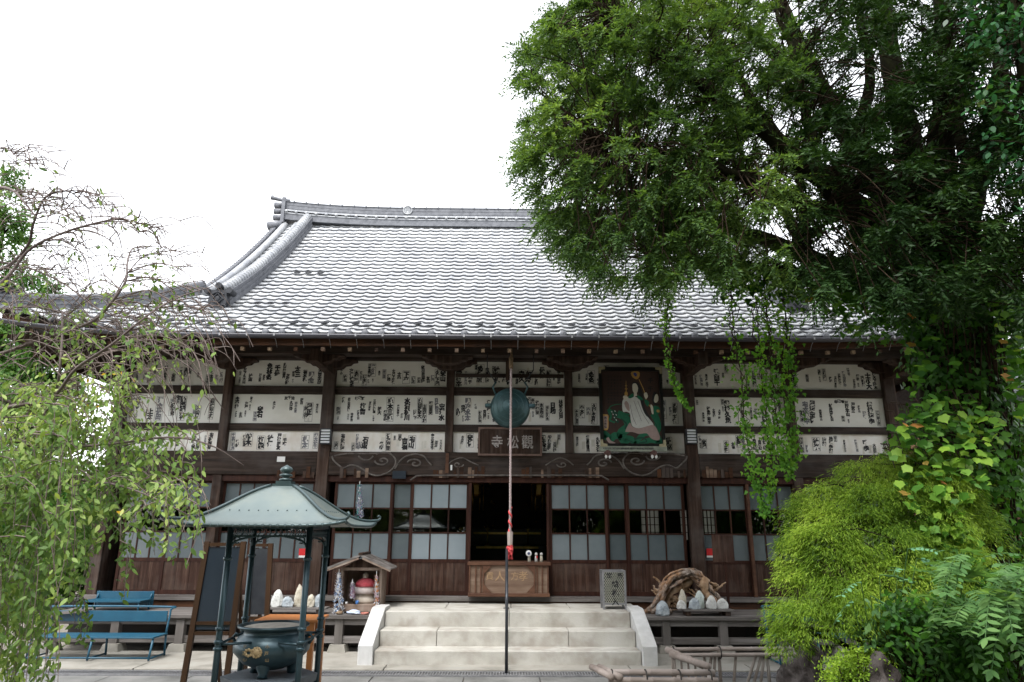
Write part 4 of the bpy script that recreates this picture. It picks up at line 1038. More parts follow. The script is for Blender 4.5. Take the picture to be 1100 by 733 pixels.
# ---- folded crane strings
def cranes(px, py0, py1, Y, name, lab, wd, cols, cat='paper crane string', seed=0, hang=True):
    random.seed(seed); a = T(px, py0, Y); c_ = T(px, py1, Y)
    t_ = thing(name, lab, cat, (a.x, Y, a.z)); b = [MB() for _ in cols]; n_ = 70
    for i in range(n_):
        f = i/n_; z = a.z+(c_.z-a.z)*f; w_ = wd*(.35+.9*f)
        for k in range(3):
            an = random.uniform(0, 6.28); x = a.x+(c_.x-a.x)*f+w_*.5*math.cos(an); y = Y+w_*.4*math.sin(an); s = random.uniform(.012, .022)
            d = Vector((math.cos(an), math.sin(an), random.uniform(.1, .9)))*s*1.5; mb = random.choice(b); p_ = Vector((x, y, z)); u = Vector((-math.sin(an), math.cos(an), 0))*s*.7
            mb.add([p_-u, p_+u, p_+d, p_-Vector((0,0,s)), p_-d*.5+Vector((0,0,s))], [(0,1,2),(0,3,1),(0,4,1)])
    for k, mb in enumerate(b):
        if mb.v: obj('paper_cranes', mb, cols[k], t_)
    m_ = MB(); m_.tube([(a.x, Y, a.z+.06), (a.x, Y, a.z), (c_.x, Y, c_.z+.02)], .006, 5); obj('thread', m_, M['white'], t_)
pw = flat('white_paper', (.72,.72,.74)); plv = flat('lavender_paper', (.45,.44,.60)); ptq = flat('turquoise_paper', (.15,.42,.42)); pbu = flat('blue_paper', (.25,.36,.55)); pmv = flat('pink_paper', (.60,.40,.46)); por = flat('orange_paper', (.65,.32,.12))
cranes(386.5, 521, 556, W-.22, 'paper_crane_string', 'lavender and white string of paper cranes hanging on the glass above the little shrine', .10, [plv, pw, plv, ptq], seed=1)
# ---- easel of small things: the wooden sign leaning at right
q = T(776, 590, 10.75)
sgn_ = thing('back_turned_sign', 'dark wooden board on a thin post right of the driftwood', 'sign', (q.x, 10.75, zdk))
x0, z0 = XZ(766, 604, 10.75); x1, z1 = XZ(786, 575, 10.75)
b = MB(); b.box(x0, x1, 10.73, 10.75, z0, z1); obj('board', b, M['panelwood'], sgn_, bev=.003)
b = MB(); q0 = T(781, 662, 10.78); b.box(q.x+.02, q.x+.055, 10.751, 10.78, zdk, z1-.03); obj('post', b, M['redwood'], sgn_)

# ============================================================ LITTLE SHRINE
YH = 10.42
hk = thing('small_shrine', 'small weathered wooden shrine with open front on the left veranda', 'shrine', (T(387, 660, YH).x, YH+.2, zdk+.004))
x0 = T(364.5, 640, YH).x; x1 = T(409, 640, YH).x; xm = (x0+x1)/2; z0 = zdk+.006; _, ze = XZ(387, 613, YH); _, zr = XZ(387, 596.5, YH); hw = (x1-x0)/2
sw = mat('grey_brown_shrine_wood', (.10,.062,.042), (.21,.15,.115), 5, (1,1,.3), .8, bump=.5, c2=(.30,.25,.21))
b = MB(); b.box(x0, x0+.035, YH, YH+.035, z0, ze); b.box(x1-.035, x1, YH, YH+.035, z0, ze); b.box(x0, x0+.035, YH+.4, YH+.435, z0, ze); b.box(x1-.035, x1, YH+.4, YH+.435, z0, ze)
obj('corner_post', b, sw, hk)
b = MB(); b.box(x0+.036, x1-.036, YH+.405, YH+.42, z0, ze+.12); b.box(x0+.008, x0+.022, YH+.036, YH+.399, z0, ze); b.box(x1-.022, x1-.008, YH+.036, YH+.399, z0, ze); obj('wall', b, sw, hk)
_, zsh = XZ(387, 650, YH)
b = MB(); b.box(x0+.036, x1-.036, YH+.003, YH+.03, zsh-.09, zsh-.015); b.box(x0+.036, x1-.036, YH-.0, YH+.40, zsh-.014, zsh+.004); b.box(x0-.0, x1+.0, YH-.0, YH+.034, ze+.001, ze+.04); obj('shelf', b, sw, hk)
b = MB(); b.prism([(xm-hw*.9, ze+.041), (xm+hw*.9, ze+.041), (xm, zr-.04)], YH+.005, YH+.02); obj('gable', b, M['wood'], hk)
xl = T(350.5, 610, YH-.1).x; xr = T(420, 609, YH-.1).x; _, zl = XZ(351, 611.5, YH-.1)
for s_, xe in ((-1, xl), (1, xr)):
    b = MB(); b.bar((xm, YH+.17, zr), (xe, YH+.17, zl), .62, .02, (0,0,1)); b2 = MB()
    for k in range(7):
        yy = YH-.13+k*.1; b.bar((xm, yy, zr+.014), (xe, yy, zl+.014), .012, .012)
    pn_ = obj('roof', b, M['greywood'], hk); obj('roof_batten', b2, sw, hk) if b2.v else None
    b = MB(); b.bar((xm+s_*.03, YH-.12, zr-.035), (xe, YH-.12, zl-.015), .03, .035); obj('bargeboard', b, sw, hk)
b = MB(); b.bar((xm, YH-.15, zr+.022), (xm, YH+.49, zr+.022), .06, .03); obj('ridge_cap', b, M['wood'], hk)
# seated stone figure in the shrine, wearing a red bib
q = T(391, 649, YH+.2)
js = thing('stone_statue', 'small seated stone statue in a red bib inside the little shrine', 'statue', (q.x, YH+.22, zsh+.006))
b = MB(); prof_ = [(0,0),(.15,0),(.165,.03),(.15,.07),(.125,.12),(.12,.2),(.105,.26),(.06,.30),(.035,.315),(.035,.33)]
b.lathe(prof_, (q.x, YH+.22, zsh+.006), 16, sy=.7); b.blob((q.x, YH+.21, zsh+.375), .05, (.9,.95,1.1), amp=.04, n=10, flat=False); obj('body', b, mat('warm_grey_statue_stone', (.42,.36,.29), (.55,.49,.42), 12), js)
b = MB()
for s_ in (-1, 1): b.blob((q.x+s_*.022, YH+.155, zsh+.38), .006, amp=0, n=5)
b.box(q.x-.015, q.x+.015, YH+.146, YH+.15, zsh+.350, zsh+.353); obj('face_marks', b, M['ink'], js)
b = MB(); b.lathe([(.17,.0),(.165,.06),(.145,.12),(.11,.17),(.055,.19)], (q.x, YH+.215, zsh+.14), 16, sy=.75); obj('white_bib', b, mat('faded_white_cloth', (.62,.52,.48), (.72,.68,.66), 14), js)
b = MB(); b.lathe([(.155,.0),(.145,.05),(.115,.085),(.05,.115)], (q.x+.01, YH+.205, zsh+.235), 16, sy=.8); obj('red_bib', b, mat('red_cloth', (.45,.04,.06), (.58,.12,.14), 18), js)
cranes(364, 616, 661, YH-.06, 'paper_crane_string', 'thick pale blue string of paper cranes on the left post of the little shrine', .13, [pbu, pw, pw], seed=2)
cranes(404.5, 618, 658, YH-.03, 'paper_crane_string', 'white and pink string of paper cranes on the right post of the little shrine', .07, [pw, pmv, pw, por], seed=3)
cranes(378.5, 627, 643, YH+.02, 'paper_crane_string', 'short mauve and white string of paper cranes hanging inside the little shrine', .06, [plv, pw, pmv], seed=4)
def cup(px, py, Y, z, lab, c, r=.022, h=.05):
    q = T(px, py, Y); b = MB(); b.lathe([(0,0),(r*.8,0),(r,h*.3),(r,h),(r*.85,h),(r*.8,h*.3),(0,h*.25)], (q.x, Y, z), 12)
    o = obj('cup', b, c, None, loc=(q.x, Y, z)); tag(o, lab, 'cup')
cup(383.5, 648, YH+.06, zsh+.005, 'small blue and white cup before the statue', flat('blue_glaze', (.08,.22,.55)), .024, .05)
cup(372, 648, YH+.05, zsh+.005, 'small white cup in the left corner of the little shrine', M['white'], .018, .03)
q = T(380, 660, YH-.1); b = MB(); b.blob((q.x, YH-.1, zdk+.03), .085, (1.1,.6,.36), amp=.2, seed=4, n=10); o = obj('folded_cloth', b, M['cloth'], None, loc=(q.x, YH-.1, zdk)); tag(o, 'crumpled white cloth lying before the little shrine', 'cloth')
q = T(392, 661, YH-.08); b = MB(); b.lathe([(0,0),(.05,0),(.06,.025),(.05,.025),(.04,.008),(0,.008)], (q.x, YH-.1, zdk+.003), 14); o = obj('red_dish', b, mat('dull_red_glaze', (.35,.10,.08), (.42,.18,.14), 12), None, loc=(q.x, YH-.1, zdk)); tag(o, 'dull red dish lying before the little shrine', 'dish')
q = T(365, 661, YH-.08); b = MB(); b.blob((q.x, YH-.12, zdk+.025), .04, (1.3,.8,.6), amp=.1, seed=6, n=8); o = obj('pebble', b, M['paleend'], None, loc=(q.x, YH-.1, zdk)); tag(o, 'small tan stone left of the crumpled cloth', 'stone')

# ============================================================ STONES ON LOW SHELVES, DRIFTWOOD
def shelf(xa, xb, Y, lab, m='greywood'):
    t_ = thing('low_shelf', lab, 'shelf', ((xa+xb)/2, Y, zdk+.004)); b = MB(); b.box(xa, xb, Y-.12, Y+.12, zdk+.065, zdk+.09); obj('shelf_top', b, M[m], t_, bev=.004)
    for f in (.08, .88):
        xx = xa+(xb-xa)*f; b = MB(); b.box(xx-.03, xx+.04, Y-.09, Y+.09, zdk+.005, zdk+.064); obj('leg', b, M['wood'], t_)
    return zdk+.09
def stone(px, Y, z, wpx, hpx, m, lab, seed, grp):
    q = T(px, 655, Y); sc_ = FPX/(T(px, 655, Y)-CAM).length*1.04; w_ = wpx/sc_/2; h_ = hpx/sc_
    b = MB(); rr = random.Random(seed); n_ = 12; lev = [(0,.88),(.1,1),(.4,.98),(.62,.86),(.80,.66),(.92,.42),(.985,.2),(1,.0)]; vs_ = []
    for z_, r_ in lev:
        for k in range(n_):
            a = 2*math.pi*k/n_; j = 1+rr.uniform(-.13, .10); vs_.append((q.x+w_*r_*j*math.cos(a)+w_*.1*z_*(seed % 3-1), Y+w_*.65*r_*j*math.sin(a), z+.002+h_*z_*(1+rr.uniform(-.05,.03))))
    fs_ = [(i*n_+k, i*n_+(k+1)%n_, (i+1)*n_+(k+1)%n_, (i+1)*n_+k) for i in range(len(lev)-1) for k in range(n_)] + [tuple(range(n_-1,-1,-1))]
    b.add(vs_, fs_, False); o = obj('painted_stone', b, m, None, loc=(q.x, Y, z)); tag(o, lab, 'stone', grp)
    ink = MB(); yf = Y-w_*.65-.004
    # faint brush face following the front
    stx = q.x
    for dx, dz in ((-.22, .62), (.22, .62)): ink.tube([(stx+w_*(dx-.1), Y-w_*.60, z+h_*dz), (stx+w_*dx, Y-w_*.60, z+h_*(dz+.02)), (stx+w_*(dx+.1), Y-w_*.60, z+h_*dz)], .0018, 4)
    ink.tube([(stx-w_*.12, Y-w_*.64, z+h_*.42), (stx+w_*.12, Y-w_*.64, z+h_*.42)], .0018, 4)
    obj('brush_marks', ink, M['fadedink'], o)
zt = shelf(T(702+31, 655, 10.38).x, T(786, 655, 10.38).x, 10.38, 'low dark wooden shelf holding stones before the driftwood')
GR = 'pale stones set before the driftwood'
stone(711.5, 10.33, zdk+.004, 14, 14, M['pebb'], 'blue grey rounded stone on the deck left of the low shelf', 1, GR)
stone(733.5, 10.44, zt, 8, 18, M['pebc'], 'tall narrow cream stone behind the white one at the left of the shelf', 2, GR)
stone(732.5, 10.34, zt, 10, 8.5, M['pebw'], 'small white stone at the left end of the shelf', 3, GR)
stone(746.5, 10.33, zt, 12, 10.5, M['pebb'], 'blue grey stone in front of the tall pale one on the shelf', 4, GR)
stone(751.5, 10.44, zt, 11, 16.5, mat('pale_green_grey_stone', (.42,.48,.46), (.56,.60,.56), 8), 'tall pale green grey stone in the middle of the shelf', 5, GR)
stone(764.5, 10.37, zt, 11, 12.5, M['pebw'], 'white upright stone second from the right end of the shelf', 7, GR)
stone(776.5, 10.37, zt, 12, 10, M['pebw'], 'low pointed white stone at the right end of the shelf', 9, GR)
zt = shelf(T(282, 655, 10.4).x, T(352, 655, 10.4).x, 10.4, 'low grey wooden shelf holding stones behind the bronze burner')
GR = 'pale stones on the left shelf'
stone(297, 10.38, zt, 12, 16, M['pebw'], 'pale stone with yellow marks, leftmost behind the burner', 11, GR)
stone(308.5, 10.36, zt, 12, 10, M['pebb'], 'low round grey stone second from left behind the burner', 12, GR)
stone(320, 10.42, zt, 9, 21, M['pebc'], 'tallest cream stone behind the burner', 13, GR)
stone(333, 10.37, zt, 8.5, 12, M['pebc'], 'small upright cream stone between two burner posts', 14, GR)
stone(342, 10.40, zt, 10, 12, M['pebb'], 'leaning grey stone beside the right burner post', 16, GR)
# driftwood
dw = thing('driftwood', 'gnarled arching driftwood root on the right veranda behind pale stones', 'driftwood', (T(742, 662, 10.62).x, 10.62, zdk+.004))
random.seed(31)
def twist(l, Y, r0, r1, mb, amp=.02, k=4):
    P_ = smoothpath([T(a, c_, Y + dy) for a, c_, dy in l], k); n_ = len(P_)
    mb.tube([p_+Vector((random.uniform(-amp, amp), random.uniform(-amp, amp), random.uniform(-amp, amp))) for p_ in P_], [(r0+(r1-r0)*i/(n_-1))*random.uniform(.8, 1.25) for i in range(n_)], 9, jit=.22)
b = MB()
arch = [(688,661,0),(697,655,0),(706,643,0),(712,628,0),(722,618,0),(735,612,0),(748,613,0),(757,621,0),(764,632,0),(772,641,0),(778,650,0),(781,659,0)]
for k in range(20):
    o_ = random.uniform(-1, 8); i0_ = random.choice((0,0,1,3,4)); twist([(a+random.uniform(-2.5, 2.5)+(o_*.6 if a < 740 else -o_*.6), min(660, c_+o_+random.uniform(-1.5, 1.5)), random.uniform(-.12, .08)) for a, c_, _ in arch[i0_:len(arch)-random.choice((0,0,2,4))]], 10.62, random.uniform(.014,.034), random.uniform(.008,.022), b, .012)
twist([(690,659,0),(680,661,0),(676,662,0)], 10.6, .03, .02, b, .006)
twist([(700,656,-.1),(712,655,-.12),(722,660,-.15)], 10.6, .04, .03, b)
obj('arching_root', b, M['drift'], dw)
b = MB()
for k in range(60):
    x_a = random.uniform(706, 770); y_a = random.uniform(622+abs((k%60)*0), 657); x_b = x_a+random.uniform(-16, 16); y_b = y_a+random.uniform(-12, 5)
    twist([(x_a, y_a, 0), ((x_a+x_b)/2+random.uniform(-4, 4), (y_a+y_b)/2, -.05), (x_b, min(659, y_b), -.02)], 10.7, random.uniform(.012,.032), .009, b, .01)
twist([(756,622,-.05),(757,634,-.07),(763,644,-.1),(774,655,-.1)], 10.6, .06, .03, b, .01)
twist([(745,618,.05),(735,630,.03),(722,637,0),(716,650,0),(712,659,0)], 10.65, .05, .03, b, .012)
obj('inner_roots', b, mat('tan_gnarled_root', (.16,.085,.04), (.34,.22,.13), 8, rough=.85, bump=1.0, bscale=30, c2=(.42,.34,.27)), dw)

# ============================================================ BLUE BENCHES
def bench(px0, px1, pyf, pys, pyb0, pyb1, Y, lab, y_seat=None):
    q0 = T(px0, pyf, Y); q1 = T(px1, pyf, Y); x0, x1 = q0.x, q1.x; zsz = T(px0, pys, Y).z; zb1 = T(px0, pyb0, Y+.35).z; zb0 = T(px0, pyb1, Y+.35).z
    t_ = thing('garden_bench', lab, 'bench', ((x0+x1)/2, Y+.2, 0.03), 'blue garden benches')
    b = MB(); 
    for k in range(3): b.box(x0-.02, x1+.02, Y+.0+k*.13, Y+.12+k*.13, zsz-.022, zsz)
    obj('seat', b, M['blue'], t_, bev=.005)
    b = MB(); b.box(x0+.03, x1-.03, Y+.405, Y+.42, zb0, zb1-.05); obj('backrest', b, M['blue'], t_, bev=.004)
    b = MB(); b.tube(smoothpath([(x0, Y+.37, zsz), (x0, Y+.42, zb1-.04), (x0+.05, Y+.425, zb1), (x1-.05, Y+.425, zb1), (x1, Y+.42, zb1-.04), (x1, Y+.37, zsz)], 4), .014, 8); obj('back_frame', b, M['blue'], t_)
    for xx in (x0, (x0+x1)/2, x1):
        b = MB(); b.tube([(xx, Y+.03, zsz-.02), (xx, Y-.02, .03)], .014, 8); obj('leg', b, M['blue'], t_)
        b = MB(); b.tube([(xx, Y+.37, zsz-.02), (xx, Y+.40, .03)], .014, 8); obj('leg', b, M['blue'], t_)
        b = MB(); b.tube([(xx, Y-.015, .05), (xx, Y+.395, .05)], .012, 6); obj('foot_bar', b, M['blue'], t_)
    b = MB(); b.tube([(x0, Y-.015, .06), (x1, Y-.015, .06)], .011, 6); obj('foot_rail', b, M['blue'], t_)
bench(28, 160, 711, 684, 652, 668, 9.5, 'blue metal bench standing in front of the left veranda')
b0 = T(92, 655, 10.55)
# upper bench stands on the veranda behind
def bench2():
    x0 = T(86, 650, 10.5).x; x1 = T(150, 650, 10.5).x; z1_ = T(120, 635, 10.9).z; z0_ = T(120, 650, 10.9).z
    t_ = thing('garden_bench', 'blue slatted bench on the left veranda, only its back showing over the lower bench', 'bench', ((x0+x1)/2, 10.7, zdk), 'blue garden benches')
    b = MB(); b.box(x0, x1, 10.88, 10.90, z0_, z1_); obj('backrest', b, M['blue'], t_, bev=.004)
    b = MB(); b.box(x0, x1, 10.5, 10.86, zdk+.13, zdk+.15); obj('seat', b, M['blue'], t_)
    for xx in (x0+.03, x1-.03):
        for yy in (10.53, 10.83):
            b = MB(); b.tube([(xx, yy, zdk), (xx, yy, zdk+.13)], .014, 8); obj('leg', b, M['blue'], t_)
        b = MB(); b.tube([(xx, 10.84, zdk+.14), (xx, 10.905, z1_)], .013, 8); obj('back_post', b, M['blue'], t_)
bench2()
bench(838, 925, 710, 684, 652, 668, 9.35, 'blue metal bench in front of the right veranda, mostly hidden behind the maple')
b = MB(); a_ = T(10, 663, 9.9); c_ = T(95, 656, 9.9); b.bar(a_, c_, .16, .03); o = obj('plank', b, M['greypost'], None, loc=(a_.x, 9.9, a_.z)); tag(o, 'loose bleached plank lying on the edge of the left veranda behind the bench', 'plank')

# ============================================================ INCENSE PAVILION
YF, YK = 5.75, 6.42
PXc = T(300, 600, (YF+YK)/2).x
pv = thing('incense_pavilion', 'green bronze pavilion with a curved roof on four thin posts over the incense burner', 'pavilion', (PXc, (YF+YK)/2, 0))
posts = [(T(233.5, 700, YF).x, YF), (T(322.5, 700, YF).x, YF), (T(342, 700, YK).x, YK), (T(262, 680, YK).x, YK)]
zE2 = T(300, 566, 5.5).z
for x_, y_ in posts:
    b = MB(); b.tube([(x_, y_, 0), (x_, y_, zE2+.02)], .024, 14); zc_ = T(320, 690, YF).z
    for zz in (zc_, zc_-.05, .25, .9, 1.42):
        if zz > 1.5: continue
        b.lathe([(.025,-.014),(.034,-.01),(.034,.01),(.025,.014)], (x_, y_, zz), 14)
    obj('post', b, M['bronze'], pv)
    b = MB(); b.lathe([(.07,0),(.07,.02),(.045,.05),(.026,.08)], (x_, y_, 0), 14); obj('post_foot', b, M['bronze'], pv)
b = MB()
for zz in (zc_-.02,):
    for i in range(4):
        (xa, ya), (xb, yb) = posts[i], posts[(i+1) % 4]
        if i == 0: continue
        b.tube([(xa, ya, zz), (xb, yb, zz)], .010, 8)
    for s_ in (0, 1):
        xa, ya = posts[s_]; b.tube([(xa, ya, zz), (xa+(.22 if s_ == 0 else -.2), ya+.1, zz+.0)], .010, 8)
obj('tie_rail', b, M['bronze'], pv)
b = MB()
cx = sum(p_[0] for p_ in posts)/4; cy = sum(p_[1] for p_ in posts)/4
for i in range(4):
    (xa, ya), (xb, yb) = posts[i], posts[(i+1) % 4]; A_ = Vector((xa, ya, 0)); B_ = Vector((xb, yb, 0))
    b.bar((xa, ya, zE2-.0), (xb, yb, zE2-.0), .03, .035); b.bar((xa, ya, zE2-.075), (xb, yb, zE2-.075), .012, .012)
    n_ = 14
    for k in range(1, n_):
        p_ = A_.lerp(B_, k/n_); b.tube([(p_.x, p_.y, zE2-.02), (p_.x+.01, p_.y, zE2-.045), (p_.x-.008, p_.y, zE2-.07)], .005, 5)
    for (o_, d_) in ((A_, B_-A_), (B_, A_-B_)):
        d_ = d_.normalized()
        pts = [(o_.x+d_.x*.16*math.cos(w_)*1.0, o_.y+d_.y*.16*math.cos(w_), zE2-.18+.10*math.sin(w_)+.0) for w_ in np.linspace(1.5, 0, 2)]
        b.tube(smoothpath([(o_.x, o_.y, zE2-.20), (o_.x+d_.x*.04, o_.y+d_.y*.04, zE2-.12), (o_.x+d_.x*.12, o_.y+d_.y*.12, zE2-.09), (o_.x+d_.x*.2, o_.y+d_.y*.2, zE2-.075)], 4), .009, 6)
        b.tube([(o_.x+d_.x*(.06+.025*math.cos(w_)), o_.y+d_.y*(.06+.025*math.cos(w_)), zE2-.105+.025*math.sin(w_)) for w_ in np.linspace(0, 5.5, 9)], .006, 5)
obj('openwork_frieze', b, M['bronze'], pv)
# curved roof
x_l = T(197, 562, 5.42).x; x_r = T(377, 566, 5.42).x; RW = (x_r-x_l)/2*1.07; cy = (YF+YK)/2-.02; cx = T(306, 527, cy).x
zPk = T(308, 521, cy).z; zEv = T(300, 563, 5.42).z
def proof(u, v):                # u, v in -1..1 : square roof with sagging sides, corners lifted
    r = max(abs(u), abs(v)); h = (1-r)
    z = zEv + (zPk-zEv)*(.5+.5*math.cos(math.pi*r))**1.08
    k = min(abs(u), abs(v))/max(r, 1e-6); z += .035*k**5*r**3
    return z
n_ = 44; b = MB(); vs_ = []; RD = RW*.93
for j in range(n_+1):
    for i in range(n_+1):
        u = -1+2*i/n_; v = -1+2*j/n_; vs_.append((cx+u*RW, cy+v*RD, proof(u, v)))
b.add(vs_, [(j*(n_+1)+i, j*(n_+1)+i+1, (j+1)*(n_+1)+i+1, (j+1)*(n_+1)+i) for j in range(n_) for i in range(n_)], True)
rf = obj('roof', b, M['patinaroof'], pv); sm = rf.modifiers.new('solid', 'SOLIDIFY'); sm.thickness = .018
b = MB()
for su, sv in ((-1,-1),(1,-1),(1,1),(-1,1)):
    P_ = [Vector((cx+su*t_*RW, cy+sv*t_*RD, proof(su*t_, sv*t_)+.008)) for t_ in np.linspace(.14, 1.0, 18)]; e_ = P_[-1]; dd = Vector((su*.7, sv*.7, 0))
    P_ += [e_+dd*.025+Vector((0,0,.003)), e_+dd*.045+Vector((0,0,.016)), e_+dd*.05+Vector((0,0,.034)), e_+dd*.035+Vector((0,0,.045)), e_+dd*.02+Vector((0,0,.036))]
    m_ = MB(); m_.tube(P_, [.013]*18+[.012,.011,.010,.009,.008], 8); obj('hip_roll', m_, M['patina'], pv)
for sd_ in range(4):
    P_ = []
    for t_ in np.linspace(-1, 1, 25):
        u, v = ((t_, -1), (1, t_), (t_, 1), (-1, t_))[sd_]; P_.append(Vector((cx+u*RW, cy+v*RD, proof(u, v)-.012)))
    b.tube(P_, .014, 6)
    for k in range(0, 25): p_ = P_[k]; b.blob(p_+Vector((0, -.006 if sd_ == 0 else 0, 0)), .015, amp=0, n=4)
obj('eave_trim', b, M['patina'], pv)
b = MB()
for sd_ in (0, 1, 2, 3):
    for t_ in np.linspace(-.75, .75, 9):
        u, v = ((t_*.6, -.6), (.6, t_*.6), (t_*.6, .6), (-.6, t_*.6))[sd_]; b.blob((cx+u*RW, cy+v*RD, proof(u, v)+.002), .006, amp=0, n=4)
obj('rivets', b, M['patina'], pv)
b = MB(); b.box(cx-.085, cx+.085, cy-.085, cy+.085, zPk-.05, zPk+.005); b.box(cx-.065, cx+.065, cy-.065, cy+.065, zPk+.0055, zPk+.03)
b.lathe([(.045,.03),(.056,.038),(.056,.05),(.03,.056),(.028,.066),(.052,.074),(.056,.086),(.035,.096),(.025,.10),(.048,.11),(.055,.128),(.046,.146),(.022,.16),(.0,.172)], (cx, cy, zPk), 18)
obj('finial', b, M['patina'], pv)
# censer on a stone pedestal
cc = T(291, 700, 6.1); zr_ = T(291, 673.5, 5.95).z; rr_ = .275; PB = T(291, 729, 5.95).z
ce = thing('incense_burner', 'dark bronze three legged bowl with gold crest, full of ash', 'incense burner', (cc.x, 6.12, PB))
b = MB(); H_ = zr_-PB
b.lathe([(0,H_*.12),(.12,H_*.13),(.22,H_*.25),(.30,H_*.48),(.305,H_*.60),(.275,H_*.76),(.235,H_*.82),(.225,H_*.90),(.265,H_*.93),(.285,H_*.96),(.285,H_),(.255,H_),(.245,H_*.93),(0,H_*.93)], (cc.x, 6.12, PB), 40)
obj('bowl', b, M['bronze'], ce)
for k in range(3):
    a = R(-90+120*k); p_ = Vector((cc.x+.15*math.cos(a), 6.12+.15*math.sin(a), PB)); m_ = MB(); m_.tube([p_+Vector((0,0,H_*.35)), p_+Vector((.03*math.cos(a), .03*math.sin(a), H_*.2)), p_+Vector((.02*math.cos(a), .02*math.sin(a), H_*.08)), p_+Vector((.03*math.cos(a), .03*math.sin(a), 0))], [.075, .055, .036, .042], 12); obj('leg', m_, M['bronze'], ce)
b = MB(); b.lathe([(0,.012),(.10,.014),(.20,.008),(.243,0)], (cc.x, 6.12, PB+H_*.955), 24); obj('ash', b, M['ash'], ce)
for s_ in (-1, 1):
    m_ = MB(); m_.tube([(cc.x+s_*.26, 6.12, PB+H_*.74), (cc.x+s_*.31, 6.12, PB+H_*.80), (cc.x+s_*.33, 6.12, PB+H_*.72), (cc.x+s_*.30, 6.12, PB+H_*.62)], .014, 8); obj('handle', m_, M['bronze'], ce)
def onbowl(dx, zf, out=.004):
    zz = H_*zf; rr2 = np.interp(zf, [.13,.25,.48,.60,.76], [.12,.22,.30,.305,.275])+out; return Vector((cc.x+dx, 6.12-math.sqrt(max(0, rr2**2-dx*dx)), PB+zz))
b = MB()
for k in range(12):
    a = k*.524; b.blob(onbowl(-.022+.034*math.cos(a), .55+.08*math.sin(a)), .013, (1,.5,1), amp=.1, n=5, seed=k)
b.blob(onbowl(-.022, .55), .026, (1,.4,1), amp=0, n=6)
for k in range(8):
    a = k*.785; b.blob(onbowl(-.088+.028*math.cos(a), .54+.06*math.sin(a)), .012, (1,.5,1), amp=.1, n=5, seed=k)
obj('gold_crest', b, M['goldpaint'], ce)
b = MB()
for cxx, chs in ((-.128, '水王心'), (.055, '小戸山')):
    for k, ch in enumerate(chs):
        p_ = onbowl(cxx, .66-.13*k, .007); put(b, ch, p_.x, p_.y, p_.z, .034, .01)
obj('gold_characters', b, M['goldpaint'], ce)
ps = thing('stone_pedestal', 'dark hexagonal stone pedestal under the bronze incense burner', 'pedestal', (cc.x, 6.12, 0))
b = MB(); b.lathe([(.40,-.02),(.40,.08),(.33,.10),(.31,PB-.09),(.37,PB-.06),(.38,PB-.003),(0,PB-.003)], (cc.x, 6.12, 0), 6, Matrix.Rotation(R(12), 3, 'Z'), smooth=False); obj('pedestal_block', b, mat('dark_blue_grey_stone', (.05,.062,.075), (.09,.105,.12), 8, rough=.6), ps)
# ---- notice boards behind the pavilion
def easel(l, r, lt, rt, ptop, pbot_, Y, lab, m, rails):
    zb = 0.0; Yb = Y+.45
    A0 = T(l, 733, Y); A1 = T(lt, ptop, Y+.12); B0 = T(r, 733, Y); B1 = T(rt, ptop, Y+.12)
    def ext(a1, a0): d = (a0-a1); t = (0-a1.z)/d.z; return a1+d*t
    A0 = ext(A1, A0); B0 = ext(B1, B0)
    t_ = thing('notice_board', lab, 'notice board', ((A0.x+B0.x)/2, Y, 0))
    for a, c in ((A0, A1), (B0, B1)):
        b = MB(); b.bar(a, c, .05, .035, (0,1,0)); obj('leg', b, M['frame'], t_)
    for dx in (.06, -.06):
        pt_ = A1 if dx > 0 else B1
        b = MB(); b.bar((pt_.x+dx, Y+.14, pt_.z-.05), (pt_.x+dx, Y+.75, 0), .035, .03); obj('rear_leg', b, M['frame'], t_)
    for py_ in rails:
        f = (T(l, py_, Y).z-A1.z)/(A0.z-A1.z); a = A1.lerp(A0, f); c = B1.lerp(B0, f)
        b = MB(); b.bar(a+Vector((.03,0,0)), c-Vector((.03,0,0)), .03, .035, (0,1,0)); obj('crossbar', b, M['frame'], t_)
    f = (T(l, rails[-1]-4, Y).z-A1.z)/(A0.z-A1.z); a = A1.lerp(A0, f); c = B1.lerp(B0, f); a1 = A1.lerp(A0, .035); c1 = B1.lerp(B0, .035)
    b = MB(); o_ = Vector((0,.012,0)); i_ = Vector((.026,0,0)); vs_ = [a1+i_, c1-i_, c-i_, a+i_]; b.add([v_-o_*.2 for v_ in vs_]+[v_+o_ for v_ in vs_], [(3,2,1,0),(4,5,6,7),(0,1,5,4),(1,2,6,5),(2,3,7,6),(3,0,4,7)]); obj('board', b, m, t_)
easel(197, 243, 223, 262, 582, 733, 6.95, 'dark blue notice board on a brown easel left of the incense pavilion', M['boarddark'], (585, 670, 681))
easel(262, 283, 270, 291, 584, 733, 7.7, 'narrow dark board with pale edge standing behind the incense bowl', M['darkmetal'], (586, 665))
